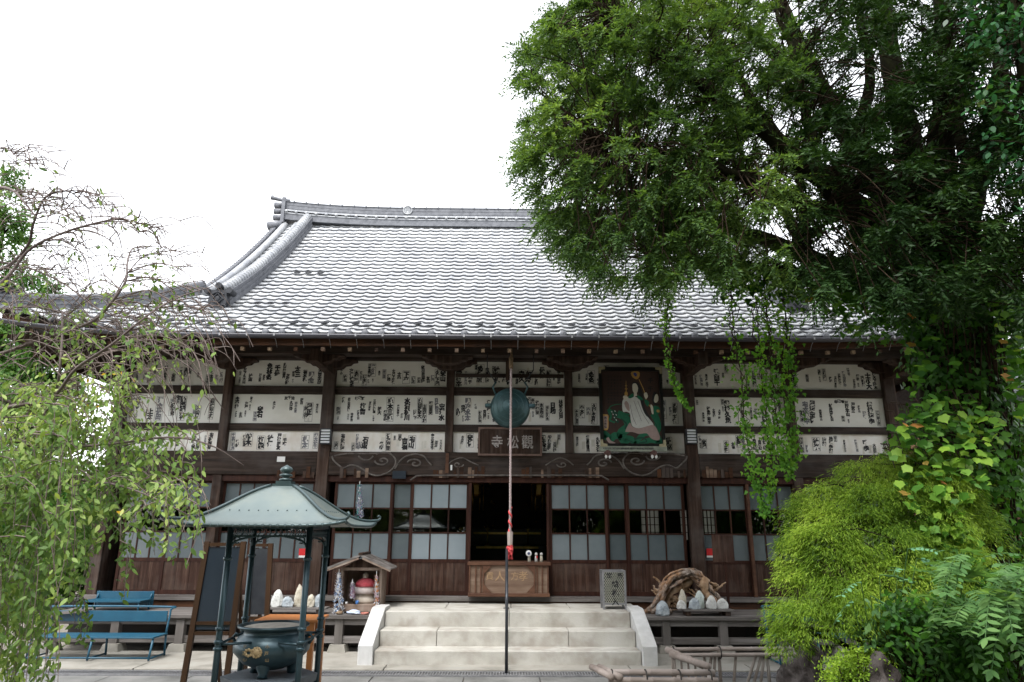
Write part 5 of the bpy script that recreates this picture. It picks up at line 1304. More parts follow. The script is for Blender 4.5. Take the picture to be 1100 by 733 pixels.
# ---- orange table
YT = 6.95
x0 = T(273, 668, YT).x; x1 = T(341, 668, YT).x; zt_ = T(300, 666, YT).z
tb = thing('wooden_table', 'orange brown wooden table behind the incense burner', 'table', ((x0+x1)/2, YT+.25, 0))
b = MB(); b.box(x0, x1, YT, YT+.45, zt_-.025, zt_); obj('tabletop', b, M['orange'], tb, bev=.004)
b = MB(); b.box(x0+.03, x1-.03, YT+.02, YT+.045, zt_-.16, zt_-.026); b.box(x0+.03, x1-.03, YT+.40, YT+.425, zt_-.16, zt_-.026); obj('apron', b, M['orange'], tb)
for xx in (x0+.045, x1-.055):
    for yy in (YT+.035, YT+.41):
        b = MB(); b.bar((xx, yy, 0), (xx+(.0), yy, zt_-.17), .05, .05); obj('leg', b, M['orange'], tb)
b = MB(); b.box(x0+.07, x1-.08, YT+.2, YT+.23, .22, .26); obj('stretcher', b, M['orange'], tb)

# ============================================================ BAMBOO FENCES
random.seed(12)
def bam(mb, a, c, r, n=4):
    a = Vector(a); c = Vector(c); P_ = []; rd_ = []
    for k in range(n+1):
        f = k/n; p_ = a.lerp(c, f)
        if 0 < k < n:
            d = (c-a).normalized(); P_ += [p_-d*.012, p_-d*.004, p_+d*.004, p_+d*.012]; rd_ += [r, r*1.12, r*1.12, r]
        else: P_.append(p_); rd_.append(r)
    mb.tube(P_, rd_, 12)
YB1 = 7.35
f1 = thing('bamboo_fence', 'low bamboo fence of thick pale poles nearest the camera before the steps', 'fence', (T(705, 725, YB1).x, YB1, 0))
z1_ = T(700, 722.5, YB1).z; xa = T(652, 722, YB1).x; xb = T(764, 722, YB1).x
for (ya, yb, za) in ((YB1, YB1, z1_), (YB1-.10, YB1-.10, z1_-.055)):
    b = MB(); bam(b, (xa, ya, za), (xb+.03, yb, za), .030, 5); obj('rail_pole', b, M['bamboo'], f1)
for dx in (0, .08):
    b = MB(); bam(b, (xa-.12+dx, YB1+.28, z1_+.0), (xa+.02+dx, YB1-.22, z1_-.005), .03, 2); obj('end_pole', b, M['bamboo'], f1)
for f in (.04, .36, .68, .97):
    xx = xa+(xb-xa)*f; b = MB(); bam(b, (xx, YB1-.04, -.05), (xx, YB1-.04, z1_-.02), .022, 2); obj('stake', b, M['bamboov'], f1)
    b = MB(); b.tube([(xx+.034*0, YB1-.05+.075*math.cos(a), z1_-.028+.062*math.sin(a)) for a in np.linspace(0, 6.28, 12)], .007, 5); obj('tie', b, M['tie'], f1)
YB2 = 8.15
f2 = thing('bamboo_fence', 'low bamboo fence with slanting stakes in front of the right veranda', 'fence', (T(775, 725, YB2).x, YB2, 0))
z2_ = T(770, 698, YB2).z; xa = T(719, 698, YB2).x; xb = T(852, 698, YB2).x
for (dy, dz) in ((0, 0), (-.06, -.05)):
    b = MB(); bam(b, (xa, YB2+dy, z2_+dz), (xb, YB2+dy+.02, z2_+dz+.01), .021, 6); obj('rail_pole', b, M['bamboo'], f2)
b = MB(); bam(b, (xa+.45, YB2-.03, .05), (xb, YB2-.03, .05), .022, 5); obj('rail_pole', b, M['bamboo'], f2)
q = T(716, 696, YB2); e_ = Vector((xb*0+T(763, 722, YB1+.25).x, YB1+.28, z1_+.02))
for k in range(2):
    b = MB(); bam(b, (q.x+.02*k, YB2-.02-.1*k, z2_-.0-.03*k), (e_.x-.08+.06*k, e_.y-.09*k, e_.z), .034, 3); obj('corner_pole', b, M['bamboo'], f2)
for px_ in (723, 773, 825, 843):
    xx = T(px_, 710, YB2).x; b = MB(); bam(b, (xx, YB2+.01, -.05), (xx, YB2+.01, z2_+.03), .019, 2); obj('stake', b, M['bamboov'], f2)
    b = MB(); b.tube([(xx, YB2-.03+.06*math.cos(a), z2_-.025+.06*math.sin(a)) for a in np.linspace(0, 6.28, 12)], .007, 5); obj('tie', b, M['tie'], f2)
for (pa, pb) in ((758,764),(764,768),(786,790),(799,812),(806,818),(814,821),(760,755),(838,842)):
    a = T(pa, 727, YB2+.02); c = T(pb, 704, YB2+.02); b = MB(); bam(b, (a.x, YB2-.01, .0), (c.x, YB2-.01, z2_-.03), .016, 2); obj('slanting_stake', b, M['bamboov'], f2)
for k in range(6):
    xx = xa+.03+k*.05; b = MB(); bam(b, (xx, YB2-.1-.09*k, -.04), (xx-.0, YB2-.1-.09*k, z2_-.05), .012, 1); obj('stake', b, M['bamboov'], f2)
# rocks
def rock(px, py, Y, r, sq, lab, seed):
    q = T(px, py, Y); b = MB(); b.blob((q.x, Y, max(.02, q.z)), r, sq, amp=.22, fr=1.6, seed=seed, n=20); o = obj('garden_rock', b, M['rock'], None, loc=(q.x, Y, 0)); tag(o, lab, 'rock')
    m_ = o.modifiers.new('d', 'DISPLACE'); tx = bpy.data.textures.new('rocky', 'VORONOI'); tx.noise_scale = .12; m_.texture = tx; m_.strength = .05; m_.mid_level = .5
def rock2(x, y, z0_, w_, d_, h_, lab, seed):
    b = MB(); b.blob((x, y, z0_+h_*.40), 1, (w_, d_, h_*.6), amp=.16, fr=1.5, seed=seed, n=28); o = obj('garden_rock', b, M['rock'], None, loc=(x, y, z0_)); tag(o, lab, 'rock')
    m_ = o.modifiers.new('d', 'DISPLACE'); tx = bpy.data.textures.new('rocky', 'VORONOI'); tx.noise_scale = .11; m_.texture = tx; m_.strength = .09; m_.mid_level = .5
# earth mound the trees stand on
def mound(x, y): return .34*math.exp(-(((x-4.0)/1.35)**2+((y-5.4)/1.3)**2)**1.5)
b = MB(); n_ = 44; b.add([(1.9+4.4*i/n_, 3.4+4.2*j/n_, mound(1.9+4.4*i/n_, 3.4+4.2*j/n_)-.026+.012*math.sin(i*1.9)*math.sin(j*2.3)) for j in range(n_+1) for i in range(n_+1)], [(j*(n_+1)+i, j*(n_+1)+i+1, (j+1)*(n_+1)+i+1, (j+1)*(n_+1)+i) for j in range(n_) for i in range(n_)], True)
struct(obj('planting_mound', b, M['ground']))
q = T(868, 720, 6.9); rock2(q.x, 6.9, 0, .17, .17, T(868, 690, 6.9).z, 'dark upright rock under the left edge of the maple', 3)
q = T(852, 730, 7.2); rock2(q.x, 7.2, 0, .16, .14, T(852, 712, 7.2).z, 'low dark rock left of the upright rock', 8)
q = T(948, 733, 4.75); rock2(q.x, 4.75, .0, .16, .13, T(948, 717, 4.7).z, 'dark flat topped rock at the bottom edge beside the yellow green bush', 5)
# ---- buildings behind
sb = thing('side_building', 'brown boarded outbuilding with grey tiled roof at the far right behind the trunk', 'building', (11.5, 15, 0))
b = MB(); b.box(10.2, 16, 13.5, 20, 0, 3.9); obj('wall', b, mat('orange_brown_boards', (.24,.10,.05), (.36,.17,.09), 3, (1,1,.2)), sb)
b = MB(); b.box(10.17, 10.2, 14.2, 15.2, 1.2, 2.5); b.box(10.6, 12.4, 13.47, 13.5, 1.6, 2.8); obj('window', b, M['frost'], sb)
b = MB(); b.add([(9.4,12.6,4.0),(16.8,12.6,4.0),(16.8,16.8,6.4),(9.4,16.8,6.4),(9.4,12.6,3.9),(16.8,12.6,3.9)], [(0,1,2,3),(4,5,1,0)]); 
for k in range(11): z_ = 4.0+2.4*k/11; y_ = 12.6+4.2*k/11; b.box(9.35, 16.8, y_-.02, y_+.05, z_-.01, z_+.05)
b.add([(9.4,21,4.0),(16.8,21,4.0),(16.8,16.8,6.4),(9.4,16.8,6.4)], [(3,2,1,0)]); obj('roof', b, M['ridgetile'], sb)
b = MB(); b.box(9.4, 16.8, 12.62, 12.72, 3.72, 3.9); obj('eave_board', b, M['wood'], sb)
gw = thing('garden_wall', 'low white plastered wall with dark coping far behind the hall', 'wall', (9, 21, 0))
b = MB(); b.box(6.7, 10.1, 20.9, 21.1, 0, 2.0); obj('wall_face', b, M['paper'], gw)
b = MB(); b.box(6.6, 10.15, 20.8, 21.2, 2.001, 2.12); obj('coping', b, M['ridgetile'], gw)
# ============================================================ PLANTS
rng = np.random.default_rng(11)
def nrm(a): return a / np.maximum(np.linalg.norm(a, axis=-1, keepdims=True), 1e-9)
def npat(px, py, Y):
    px, py, Y = np.broadcast_arrays(np.asarray(px, float), np.asarray(py, float), np.asarray(Y, float))
    d = np.stack([(px-550)/FPX, -(py-366.5)/FPX, -np.ones_like(px)], -1) @ np.array(CAMROT).T
    return np.array(CAM) + d * ((Y-CAM.y)/d[..., 1])[..., None]
def leafset(P, D, L, Wd, up=None, fold=.18):
    """rhombic leaves: base, side, tip, side"""
    n = len(P); D = nrm(D); up = rng.normal(size=(n,3))*.5+np.array([0,-.3,.9]) if up is None else up
    S = nrm(np.cross(D, up)); Nn = np.cross(S, D); L = np.broadcast_to(L, n)[:,None]; Wd = np.broadcast_to(Wd, n)[:,None]
    V = np.stack([P, P+D*L*.45+S*Wd*.5-Nn*Wd*fold, P+D*L, P+D*L*.45-S*Wd*.5-Nn*Wd*fold], 1).reshape(-1, 3)
    return V, np.arange(4*n).reshape(n, 4)
LOB = np.array([(0,0),(.16,-.08),(.40,-.06),(.46,.14),(.62,.34),(.44,.46),(.36,.62),(.16,.74),(0,1.0),(-.16,.74),(-.36,.62),(-.44,.46),(-.62,.34),(-.46,.14),(-.40,-.06),(-.16,-.08)])
IVY = np.array([(0,0),(.28,-.04),(.50,.22),(.26,.42),(.16,.68),(0,1.0),(-.16,.68),(-.26,.42),(-.50,.22),(-.28,-.04)])
OVAL = np.array([(0,0),(.20,.22),(.24,.5),(.13,.8),(0,1.0),(-.13,.8),(-.24,.5),(-.20,.22)])
def shaped(P, D, L, shp, up, cup=.25):
    n = len(P); D = nrm(D); S = nrm(np.cross(D, up)); Nn = np.cross(S, D); L = np.broadcast_to(L, n)[:,None,None]
    V = P[:,None] + (S[:,None]*shp[None,:,:1] + D[:,None]*shp[None,:,1:])*L - Nn[:,None]*(cup*(shp[:,0]**2+.4*shp[:,1]**2))[None,:,None]*L
    return V.reshape(-1,3), np.arange(len(shp)*n).reshape(n, len(shp))
def merge(parts):
    V = []; F = []; o = 0
    for v, f in parts: V.append(v); F.append(f+o); o += len(v)
    return np.concatenate(V), np.concatenate(F)
def inpoly(px, py, poly):
    c = np.zeros(len(px), bool); n = len(poly)
    for i in range(n):
        x1, y1 = poly[i]; x2, y2 = poly[(i+1) % n]
        m = ((y1 > py) != (y2 > py)) & (px < (x2-x1)*(py-y1)/((y2-y1) if y2 != y1 else 1e-9)+x1); c ^= m
    return c
def samplepoly(poly, n):
    p = np.array(poly); out = np.zeros((0,2))
    while len(out) < n:
        q = rng.uniform(p.min(0), p.max(0), (n*2, 2)); out = np.vstack([out, q[inpoly(q[:,0], q[:,1], poly)]])
    return out[:n]
def strands(paths, r0, r1, name, m, parent, n=4):
    mb = MB()
    for P_ in paths: mb.tube(P_, list(np.linspace(r0, r1, len(P_))), n, cap=False)
    return obj(name, mb, m, parent)

# ---------------- the big conifer at the right
tb_ = at(1032, 733, 6.1); base = Vector((tb_.x, 6.1, 0))
big = thing('conifer_tree', 'huge dark evergreen leaning its crown over the roof, its thick trunk wrapped in ivy', 'tree', base)
trunk = [(1038,900,6.1),(1036,733,6.1),(1034,600,6.1),(1032,480,6.1),(1026,380,6.1),(1020,310,6.1),(1012,250,6.05)]
tP = smoothpath([at(*p_) for p_ in trunk], 4)
mb = MB(); mb.tube(tP, list(np.linspace(.36, .27, len(tP))), 18, jit=.06); obj('trunk', mb, M['bark'], big)
limbs = [
 ([(1018,310,6.1),(975,275,5.9),(925,228,5.7),(875,185,5.5),(820,140,5.4),(760,95,5.3),(700,50,5.3),(650,15,5.3)], .155, .02),
 ([(1020,345,6.15),(975,318,6.3),(925,300,6.5),(870,278,6.7),(800,250,6.9),(735,228,7.0),(680,215,7.1),(625,195,7.1)], .15, .018),
 ([(1012,290,6.05),(960,215,6.2),(915,150,6.4),(880,90,6.6),(850,30,6.8),(820,-50,7.0),(800,-140,7.2)], .15, .03),
 ([(1010,265,6.05),(985,190,6.2),(965,110,6.4),(950,20,6.6),(940,-80,6.8),(930,-180,7)], .17, .05),
 ([(1012,262,6.0),(1010,170,5.9),(1015,80,5.8),(1012,0,5.8),(1005,-120,5.8)], .15, .05),
 ([(1025,275,6.1),(1048,200,6.2),(1068,120,6.3),(1078,40,6.4),(1085,-60,6.5)], .14, .05),
 ([(1032,360,6.1),(1062,312,6.0),(1095,262,5.9),(1135,215,5.8)], .09, .02),
 ([(925,228,5.7),(880,225,5.5),(825,205,5.3),(765,178,5.2),(705,160,5.2),(640,150,5.2)], .08, .012),
 ([(880,90,6.6),(835,60,6.5),(780,20,6.4),(720,-10,6.4),(650,-40,6.4)], .07, .015),
 ([(925,300,6.5),(880,296,6.3),(835,290,6.2),(790,284,6.1),(745,280,6.0),(700,278,6.0)], .06, .012),
 ([(870,282,6.7),(850,240,6.9),(820,200,7.1),(760,150,7.3),(690,110,7.4),(620,95,7.4)], .07, .012),
 ([(875,185,5.5),(868,130,5.6),(855,70,5.8),(835,10,6)], .06, .02),
 ([(868,270,6.6),(862,215,6.4),(858,180,6.3),(866,150,6.2),(862,100,6.2)], .055, .02),
 ([(915,150,6.4),(935,90,6.3),(925,20,6.2),(915,-60,6.2)], .07, .02),
 ([(960,215,6.2),(905,190,6.0),(850,165,5.9),(800,95,5.9),(765,40,5.9),(740,-30,6)], .08, .015),
 ([(1048,200,6.2),(1030,130,6.4),(1040,60,6.6),(1045,-20,6.8)], .07, .02)]
nodes = []; lp = []
for l, r0, r1 in limbs:
    P_ = smoothpath([at(*p_) for p_ in l], 5); lp.append(P_); mb = MB(); mb.tube([p_+Vector((random.uniform(-.015,.015), random.uniform(-.015,.015), random.uniform(-.015,.015))) for p_ in P_], list(np.linspace(r0, r1, len(P_))), 10, jit=.08)
    obj('limb', mb, M['bark'], big)
    nodes += [tuple(p_) for p_ in P_[4:]]
nodes = np.array(nodes)
crown = [(618,-90),(600,-10),(590,30),(566,52),(562,78),(580,110),(564,140),(560,168),(574,198),(588,215),(582,238),(602,258),(622,278),(648,286),(668,300),(690,302),(712,316),(730,302),(745,288),(790,286),(830,296),(870,318),(900,340),(935,345),(950,330),(1000,330),(1110,330),(1190,300),(1190,-220),(650,-220)]
def depthfor(px): return
nC = 2700
q = samplepoly(crown, nC*3)
# gaps: fewer sprays deep inside, near the trunk and between the limbs
u = q[:,0]; v = q[:,1]
gap = np.sin(u*.041+1.3)*np.sin(v*.052+.4)+.6*np.sin(u*.093+v*.061)+.5*np.sin(u*.02-v*.11+2)
keep = rng.uniform(size=len(q)) < np.clip(np.where(u < 800, .95+.25*gap, .56+.40*gap), .06, 1) * np.where(v < 0, .35, 1)
q = q[keep][:nC]
Yc = np.where(rng.uniform(size=len(q)) < .5, rng.uniform(4.7, 5.9, len(q)), rng.uniform(5.9, 7.9, len(q)))
C = npat(q[:,0], q[:,1], Yc)
nodes = nodes+rng.normal(size=nodes.shape)*.02
dist = np.linalg.norm(C[:,None]-nodes[None], axis=-1)*(1+.0*rng.uniform(size=(len(C),len(nodes))))+rng.uniform(0,.45,(len(C),len(nodes)))
ni = dist.argmin(1); S0 = nodes[ni]; nd = np.linalg.norm(C-S0, axis=1)
# pull very far ones a little towards their limb
out = nrm(C-S0)
rng2 = random.Random(4); tw = MB()
for k in range(len(C)):
    a = Vector(S0[k]); c_ = Vector(C[k]); m_ = a.lerp(c_, .5)+Vector((rng2.uniform(-.25,.25), rng2.uniform(-.2,.2), rng2.uniform(-.05,.38)))*min(1, nd[k])
    P_ = smoothpath([a, m_, c_], 4); r_ = .004+.005*min(1, nd[k])
    tw.tube(P_, list(np.linspace(r_, .004, len(P_))), 4, cap=False)
obj('twigs', tw, M['twig'], big)
def conifer_sprays(C, O, ntw, nleaf, L, lw, tl, droop=.25):
    n = len(C); d = nrm(O[:,None]*.9+rng.normal(size=(n,ntw,3))*np.array([.65,.65,.38])+np.array([-.12,0,-droop]))
    ln = rng.uniform(.45, 1, (n,ntw,1))*tl; s = (np.arange(nleaf)+.5)/nleaf
    side = nrm(np.cross(d, np.array([0,0,1.])+rng.normal(size=(n,ntw,3))*.3))
    P = C[:,None,None]+d[:,:,None]*ln[:,:,None]*s[None,None,:,None] - np.array([0,0,1.])*(s**2)[None,None,:,None]*.05
    sg_ = np.where(np.arange(nleaf)%2 == 0, 1., -1.)[None,None,:,None]
    D = d[:,:,None]*.75+side[:,:,None]*sg_*.7+rng.normal(size=P.shape)*.22
    P = P.reshape(-1,3); D = D.reshape(-1,3)
    Ln = L*rng.uniform(.7,1.2,len(P)); return leafset(P, D, Ln, lw*rng.uniform(.8,1.2,len(P)))
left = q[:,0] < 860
O = nrm(out+np.array([-.35,0,-.1]))
V, F = conifer_sprays(C[left], O[left], 11, 17, .046, .015, .27); bulk('crown', V, F, M['conifer'], big)
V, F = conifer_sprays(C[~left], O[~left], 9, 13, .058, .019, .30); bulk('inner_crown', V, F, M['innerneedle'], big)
# ---------------- broadleaf evergreen at the top right corner
bl = thing('broadleaf_tree', 'glossy broad leaved evergreen reaching in at the upper right corner', 'tree', (at(1180,500,4.9).x, 4.9, 0))
P_ = smoothpath([(at(1190,500,4.9).x, 4.9, 0), at(1190,500,4.9), at(1165,330,4.9), at(1130,190,4.8), at(1100,80,4.8), at(1085,-40,4.8)], 5)
mb = MB(); mb.tube(P_, list(np.linspace(.11,.03,len(P_))), 8); obj('trunk', mb, M['bark'], bl)
bp = [(1100,-60),(1030,-40),(1022,0),(1040,30),(1036,70),(1058,85),(1040,110),(1075,125),(1058,160),(1062,185),(1095,205),(1150,240),(1220,200),(1220,-60)]
q_ = samplepoly(bp, 420); Cb = npat(q_[:,0], q_[:,1], rng.uniform(4.3,5.5,len(q_)))
PP = (Cb[:,None]+rng.normal(size=(len(Cb),13,3))*.07).reshape(-1,3); D = rng.normal(size=PP.shape)*.7+np.array([-.5,-.3,-.35])
V, F = shaped(PP, D, rng.uniform(.05,.08,len(PP)), OVAL, rng.normal(size=PP.shape)*.4+np.array([-.1,-.5,.85])); bulk('crown', V, F, M['broadleaf'], bl)
nb = np.array([tuple(p_) for p_ in P_]); mb = MB()
for k in range(0, len(Cb), 3):
    a = nb[np.linalg.norm(nb-Cb[k], axis=1).argmin()]; mb.tube([a, (a+Cb[k])/2+[0,0,.05], Cb[k]], [.009,.006,.003], 4, cap=False)
obj('branches', mb, M['twig'], bl)

# ---------------- ivy on the trunk and the low limbs
iv = thing('ivy', 'dense dark ivy sleeve covering the big trunk and its lowest limb', 'ivy', base+Vector((0,-.4,0)))
tp = np.array([tuple(p_) for p_ in tP if p_.z > -.2]); 
def around(path, n, r0, r1, front=.8):
    i = rng.integers(0, len(path)-1, n); f = rng.uniform(size=(n,1)); c = path[i]*(1-f)+path[i+1]*f
    a = np.where(rng.uniform(size=n) < front, rng.uniform(np.pi*.95, np.pi*2.05, n), rng.uniform(0, 2*np.pi, n)); r = rng.uniform(r0, r1, n)
    o = np.stack([np.cos(a), np.sin(a), np.zeros(n)], 1); return c+o*r[:,None], o
P1, o1 = around(tp, 7500, .34, .52)
# bulges
bul = .10*np.sin(P1[:,2]*3.1+P1[:,0]*2)+.07*np.sin(P1[:,2]*7.3+o1[:,0]*3); P1 = P1+o1*bul[:,None]
D1 = o1*.35+rng.normal(size=P1.shape)*.4+np.array([0,-.1,-.9])
parts = [shaped(P1, D1, rng.uniform(.04,.08,len(P1)), IVY, o1+rng.normal(size=P1.shape)*.35)]
for li, cnt, rr in ((1, 1900, .24), (9, 700, .13), (0, 900, .2), (6, 500, .18)):
    pth = np.array([tuple(p_) for p_ in lp[li]])[:int(len(lp[li])*(.42 if li == 1 else .8 if li == 9 else .35))]
    i = rng.integers(0, len(pth)-1, cnt); c = pth[i]+rng.normal(size=(cnt,3))*np.array([.08,rr*.5,rr*.45]); c[:,2] -= np.abs(rng.normal(size=cnt))*.12
    parts.append(shaped(c, rng.normal(size=c.shape)*.4+np.array([0,-.2,-.9]), rng.uniform(.045,.085,cnt), IVY, rng.normal(size=c.shape)*.35+np.array([0,-.8,.5])))
V, F = merge(parts); bulk('leaves', V, F, M['ivy'], iv)
stems = []
for k in range(26):
    x0 = rng.uniform(-.3,.3); P_ = []
    for z in np.linspace(.1, 3.6, 14): j = np.abs(tp[:,2]-z).argmin(); P_.append(Vector((tp[j,0]+x0+.05*math.sin(z*3+k), tp[j,1]-math.sqrt(max(.01,.40**2-x0*x0)), z)))
    stems.append(P_)
strands(stems, .012, .006, 'stems', M['twig'], iv)
# big lobed creeper leaves in front
bc = thing('creeper', 'bright creeper with large lobed leaves, some turning orange, spilling down before the trunk', 'creeper', base+Vector((-.2,-.8,0)))
reg = [([(985,300),(1020,330),(1030,400),(1000,430),(975,420),(968,350)], 40), ([(965,440),(1010,425),(1050,430),(1085,450),(1075,500),(1040,540),(1050,590),(1010,590),(985,560),(965,520),(955,480)], 420), ([(970,560),(1050,560),(1060,620),(1040,660),(990,650),(975,600)], 200), ([(1062,310),(1095,330),(1100,470),(1084,440)], 70), ([(880,318),(950,330),(950,375),(905,365)], 60), ([(850,300),(960,320),(920,340),(860,318)], 50)]
parts = []
for poly, cnt in reg:
    q_ = samplepoly(poly, cnt); low = q_[:,1] > 290; c = npat(q_[:,0], q_[:,1], np.where(q_[:,0] < 955, rng.uniform(6.0,6.3,cnt), rng.uniform(5.15,5.5,cnt)))
    parts.append(shaped(c, rng.normal(size=c.shape)*np.array([.55,.3,.25])+np.array([-.4,-.5,-.5]), rng.uniform(.04,.088,cnt), LOB, rng.normal(size=c.shape)*.35+np.array([-.25,-.55,.75]), .3))
V, F = merge(parts); red = rng.uniform(size=len(F)) < .018; bulk('leaves', V, F[~red], M['boston'], bc); bulk('turned_leaves', V, F[red], M['bostonred'], bc)
st_ = []
for poly, cnt in reg[:3]:
    q_ = samplepoly(poly, cnt//4)
    for a, c_ in q_: p_ = at(a, c_, 5.35); st_.append([p_, p_+Vector((.05,.12,.10)), p_+Vector((.12,.35,.14))])
strands(st_, .004, .005, 'stems', M['twig'], bc)
# ---------------- hanging vines
VL = [('thin vine strand hanging before the painting, its tip curling right', [(718,315),(716,345),(716,380),(722,405),(731,425),(741,440)], 150, 6.3, 7),
 ('leafy vine hanging from the bough, leftmost of the right hand vines', [(784,300),(788,350),(797,410),(800,460),(808,500),(816,530),(824,555)], 300, 6.1, 13),
 ('broadest vine curtain hanging in the middle of the right hand vines', [(820,300),(824,340),(829,400),(834,450),(838,480),(846,505)], 420, 6.15, 20),
 ('short vine strand reaching lowest between the two long vines', [(812,320),(818,400),(824,460),(829,510),(827,540)], 200, 6.25, 9),
 ('rightmost hanging vine before the white panels', [(842,320),(846,370),(848,420),(852,470),(850,515)], 300, 6.2, 12)]
for lab, l, n, Y, spr in VL:
    n = int(n*1.9)
    P_ = smoothpath([at(a, c_, Y) for a, c_ in l], 6); vt = thing('hanging_vine', lab, 'vine', P_[0], 'vines hanging from the bough')
    pa = np.array([tuple(p_) for p_ in P_]); i = rng.uniform(0, len(pa)-1.01, n); i0 = i.astype(int); f = (i-i0)[:,None]; c = pa[i0]*(1-f)+pa[i0+1]*f
    wv = spr/125.*(1.15-.75*(i/len(pa)))[:,None]*(1+.5*np.sin(i*1.3))[:,None]; c = c+rng.normal(size=c.shape)*wv*np.array([.55,.4,.2])
    V, F = shaped(c, rng.normal(size=c.shape)*.45+np.array([0,-.15,-.85]), rng.uniform(.024,.045,n), IVY, rng.normal(size=c.shape)*.4+np.array([0,-.8,.45])); bulk('leaves', V, F, M['vine'], vt)
    strands([P_]+[[p_+Vector((rng.normal()*.03, rng.normal()*.02, 0)) for p_ in P_[:int(len(P_)*rng.uniform(.5,.95))]] for _ in range(3)], .005, .0025, 'stem', M['twig'], vt)

# ---------------- threadleaf maple
mc = at(950, 640, 5.7)
mp = thing('threadleaf_maple', 'yellow green weeping threadleaf maple mounded before the right veranda', 'tree', (mc.x, 5.7, 0))
domes = []
rm = random.Random(17)
# flat tiers, one above the other, each drooping at its rim
for cx_, cy_, rx, ry, Y in [(985,492,46,16,5.8),(940,508,52,18,5.75),(1020,510,42,22,5.75),(888,532,36,14,5.7),(962,530,60,20,5.6),(868,548,30,22,5.7),(915,556,52,20,5.5),(1000,552,56,24,5.5),(870,585,34,22,5.5),(955,580,58,20,5.4),(915,600,50,20,5.35),(1018,600,50,30,5.4),(865,625,30,20,5.4),(905,635,46,18,5.25),(965,622,54,20,5.25),(868,660,38,16,5.25),(918,655,42,14,5.15),(850,590,18,16,5.6),(848,680,20,9,5.3),(1040,560,36,40,5.5),(890,575,30,14,5.35),(1000,520,46,14,5.5),(930,535,36,14,5.5)]:
    domes.append((cx_, cy_, rx, ry, Y))
Ps = []; Ds = []
for cx_, cy_, rx, ry, Y in domes:
    c = np.array(at(cx_, cy_+ry*.7, Y)); k = 128.; n = int(rx*3.6)+20
    az = rng.uniform(0, 2*np.pi, n); az = np.where(rng.uniform(size=n) < .6, -np.abs(((az+np.pi) % (2*np.pi))-np.pi), az); t = np.sqrt(rng.uniform(.03, 1.0, n)); wob = 1+.16*np.sin(az*3+cx_)+.10*np.sin(az*7+cy_)
    x = np.cos(az)*t*rx/k*wob; y = np.sin(az)*t*rx/k*.8*wob; z = (1-t**2.4)*ry/k*1.25-np.clip(t-.8,0,1)*.35+rng.normal(size=n)*.015
    Ps.append(c+np.stack([x,y,z],1)); Ds.append(nrm(np.stack([np.cos(az)*(.35+.6*t)-.2, np.sin(az)*(.35+.5*t)-.12, -.25-.75*t**2],1)))
Ps = np.concatenate(Ps); Ds = np.concatenate(Ds); n = len(Ps); K = 24
D = nrm(Ds[:,None]+rng.normal(size=(n,K,3))*np.array([.55,.5,.36])); P = Ps[:,None]+rng.normal(size=(n,K,3))*.026
V, F = leafset(P.reshape(-1,3), D.reshape(-1,3), rng.uniform(.025,.060,n*K), rng.uniform(.004,.0065,n*K)); bulk('foliage', V, F, M['maple'], mp)
root = Vector((mc.x+.1, 5.75, 0)); pths = []
for cx_, cy_, rx, ry, Y in domes:
    c = at(cx_, cy_, Y); pths.append(smoothpath([root, root+Vector((.03,0,.35)), root.lerp(c, .5)+Vector((0,0,.35)), c, c+Vector((-.15,-.1,-.05))], 4))
mb = MB()
for p_ in pths: mb.tube(p_, list(np.linspace(.035, .006, len(p_))), 6)
rs = random.Random(3)
for k in range(140):
    p_ = Ps[rs.randrange(len(Ps))]; c = Vector(p_); h_ = pths[rs.randrange(len(pths))][-4]
    if (h_-c).length < .6: mb.tube([h_, h_.lerp(c, .5)+Vector((0,0,.05)), c], [.007,.005,.003], 4, cap=False)
obj('branches', mb, M['bark'], mp)

# ---------------- shrubs low at the right
def pinnate(C, A, n_l, ln, lf):
    """compound leaves: a stalk with paired leaflets"""
    parts = []; mb_ = []
    for c, a in zip(C, A):
        a = a/np.linalg.norm(a); s = nrm(np.cross(a, [0,0,1.])+rng.normal(size=3)*.15); pts = []
        for k in range(n_l): t = (k+1)/n_l; pts.append(c+a*ln*t+np.array([0,0,-1])*ln*.35*t*t)
        pts = np.array(pts); up = np.tile(np.cross(s, a)*np.sign(np.cross(s, a)[2]+1e-6), (n_l,1))+rng.normal(size=(n_l,3))*.15
        for sg_ in (-1, 1): parts.append(shaped(pts, s*sg_*.9+a*.55+np.array([0,0,-.15])+rng.normal(size=(n_l,3))*.1, lf*rng.uniform(.8,1.1,n_l)*np.linspace(1,.75,n_l), OVAL*np.array([.85,1]), up))
        parts.append(shaped(pts[-1:], a[None], lf, OVAL*np.array([.85,1]), up[-1:])); mb_.append([Vector(c)]+[Vector(x) for x in pts])
    return merge(parts), mb_
fs_ = at(1060, 690, 4.6)
sh = thing('compound_leaved_shrub', 'fresh green shrub with long paired leaflets at the lower right edge', 'shrub', (fs_.x, 4.6, 0))
q_ = samplepoly([(1010,600),(1060,590),(1130,600),(1130,690),(1060,680),(1010,650)], 75); C_ = npat(q_[:,0], q_[:,1], rng.uniform(4.0,5.0,len(q_))); A_ = rng.normal(size=C_.shape)*.35+np.array([-.75,-.5,.1])
(V, F), pt_ = pinnate(C_, A_, 7, .26, .085); bulk('leaves', V, F, M['shrub'], sh)
mb = MB()
for p_ in pt_: mb.tube(p_, .0025, 4, cap=False)
for k in range(0, len(C_), 4): mb.tube(smoothpath([(fs_.x+.25, 5.3, 0), (fs_.x+.2+(C_[k,0]-fs_.x)*.3, 5.25, .7), tuple(C_[k])], 3), .004, 4, cap=False)
obj('stems', mb, M['shrub'], sh)
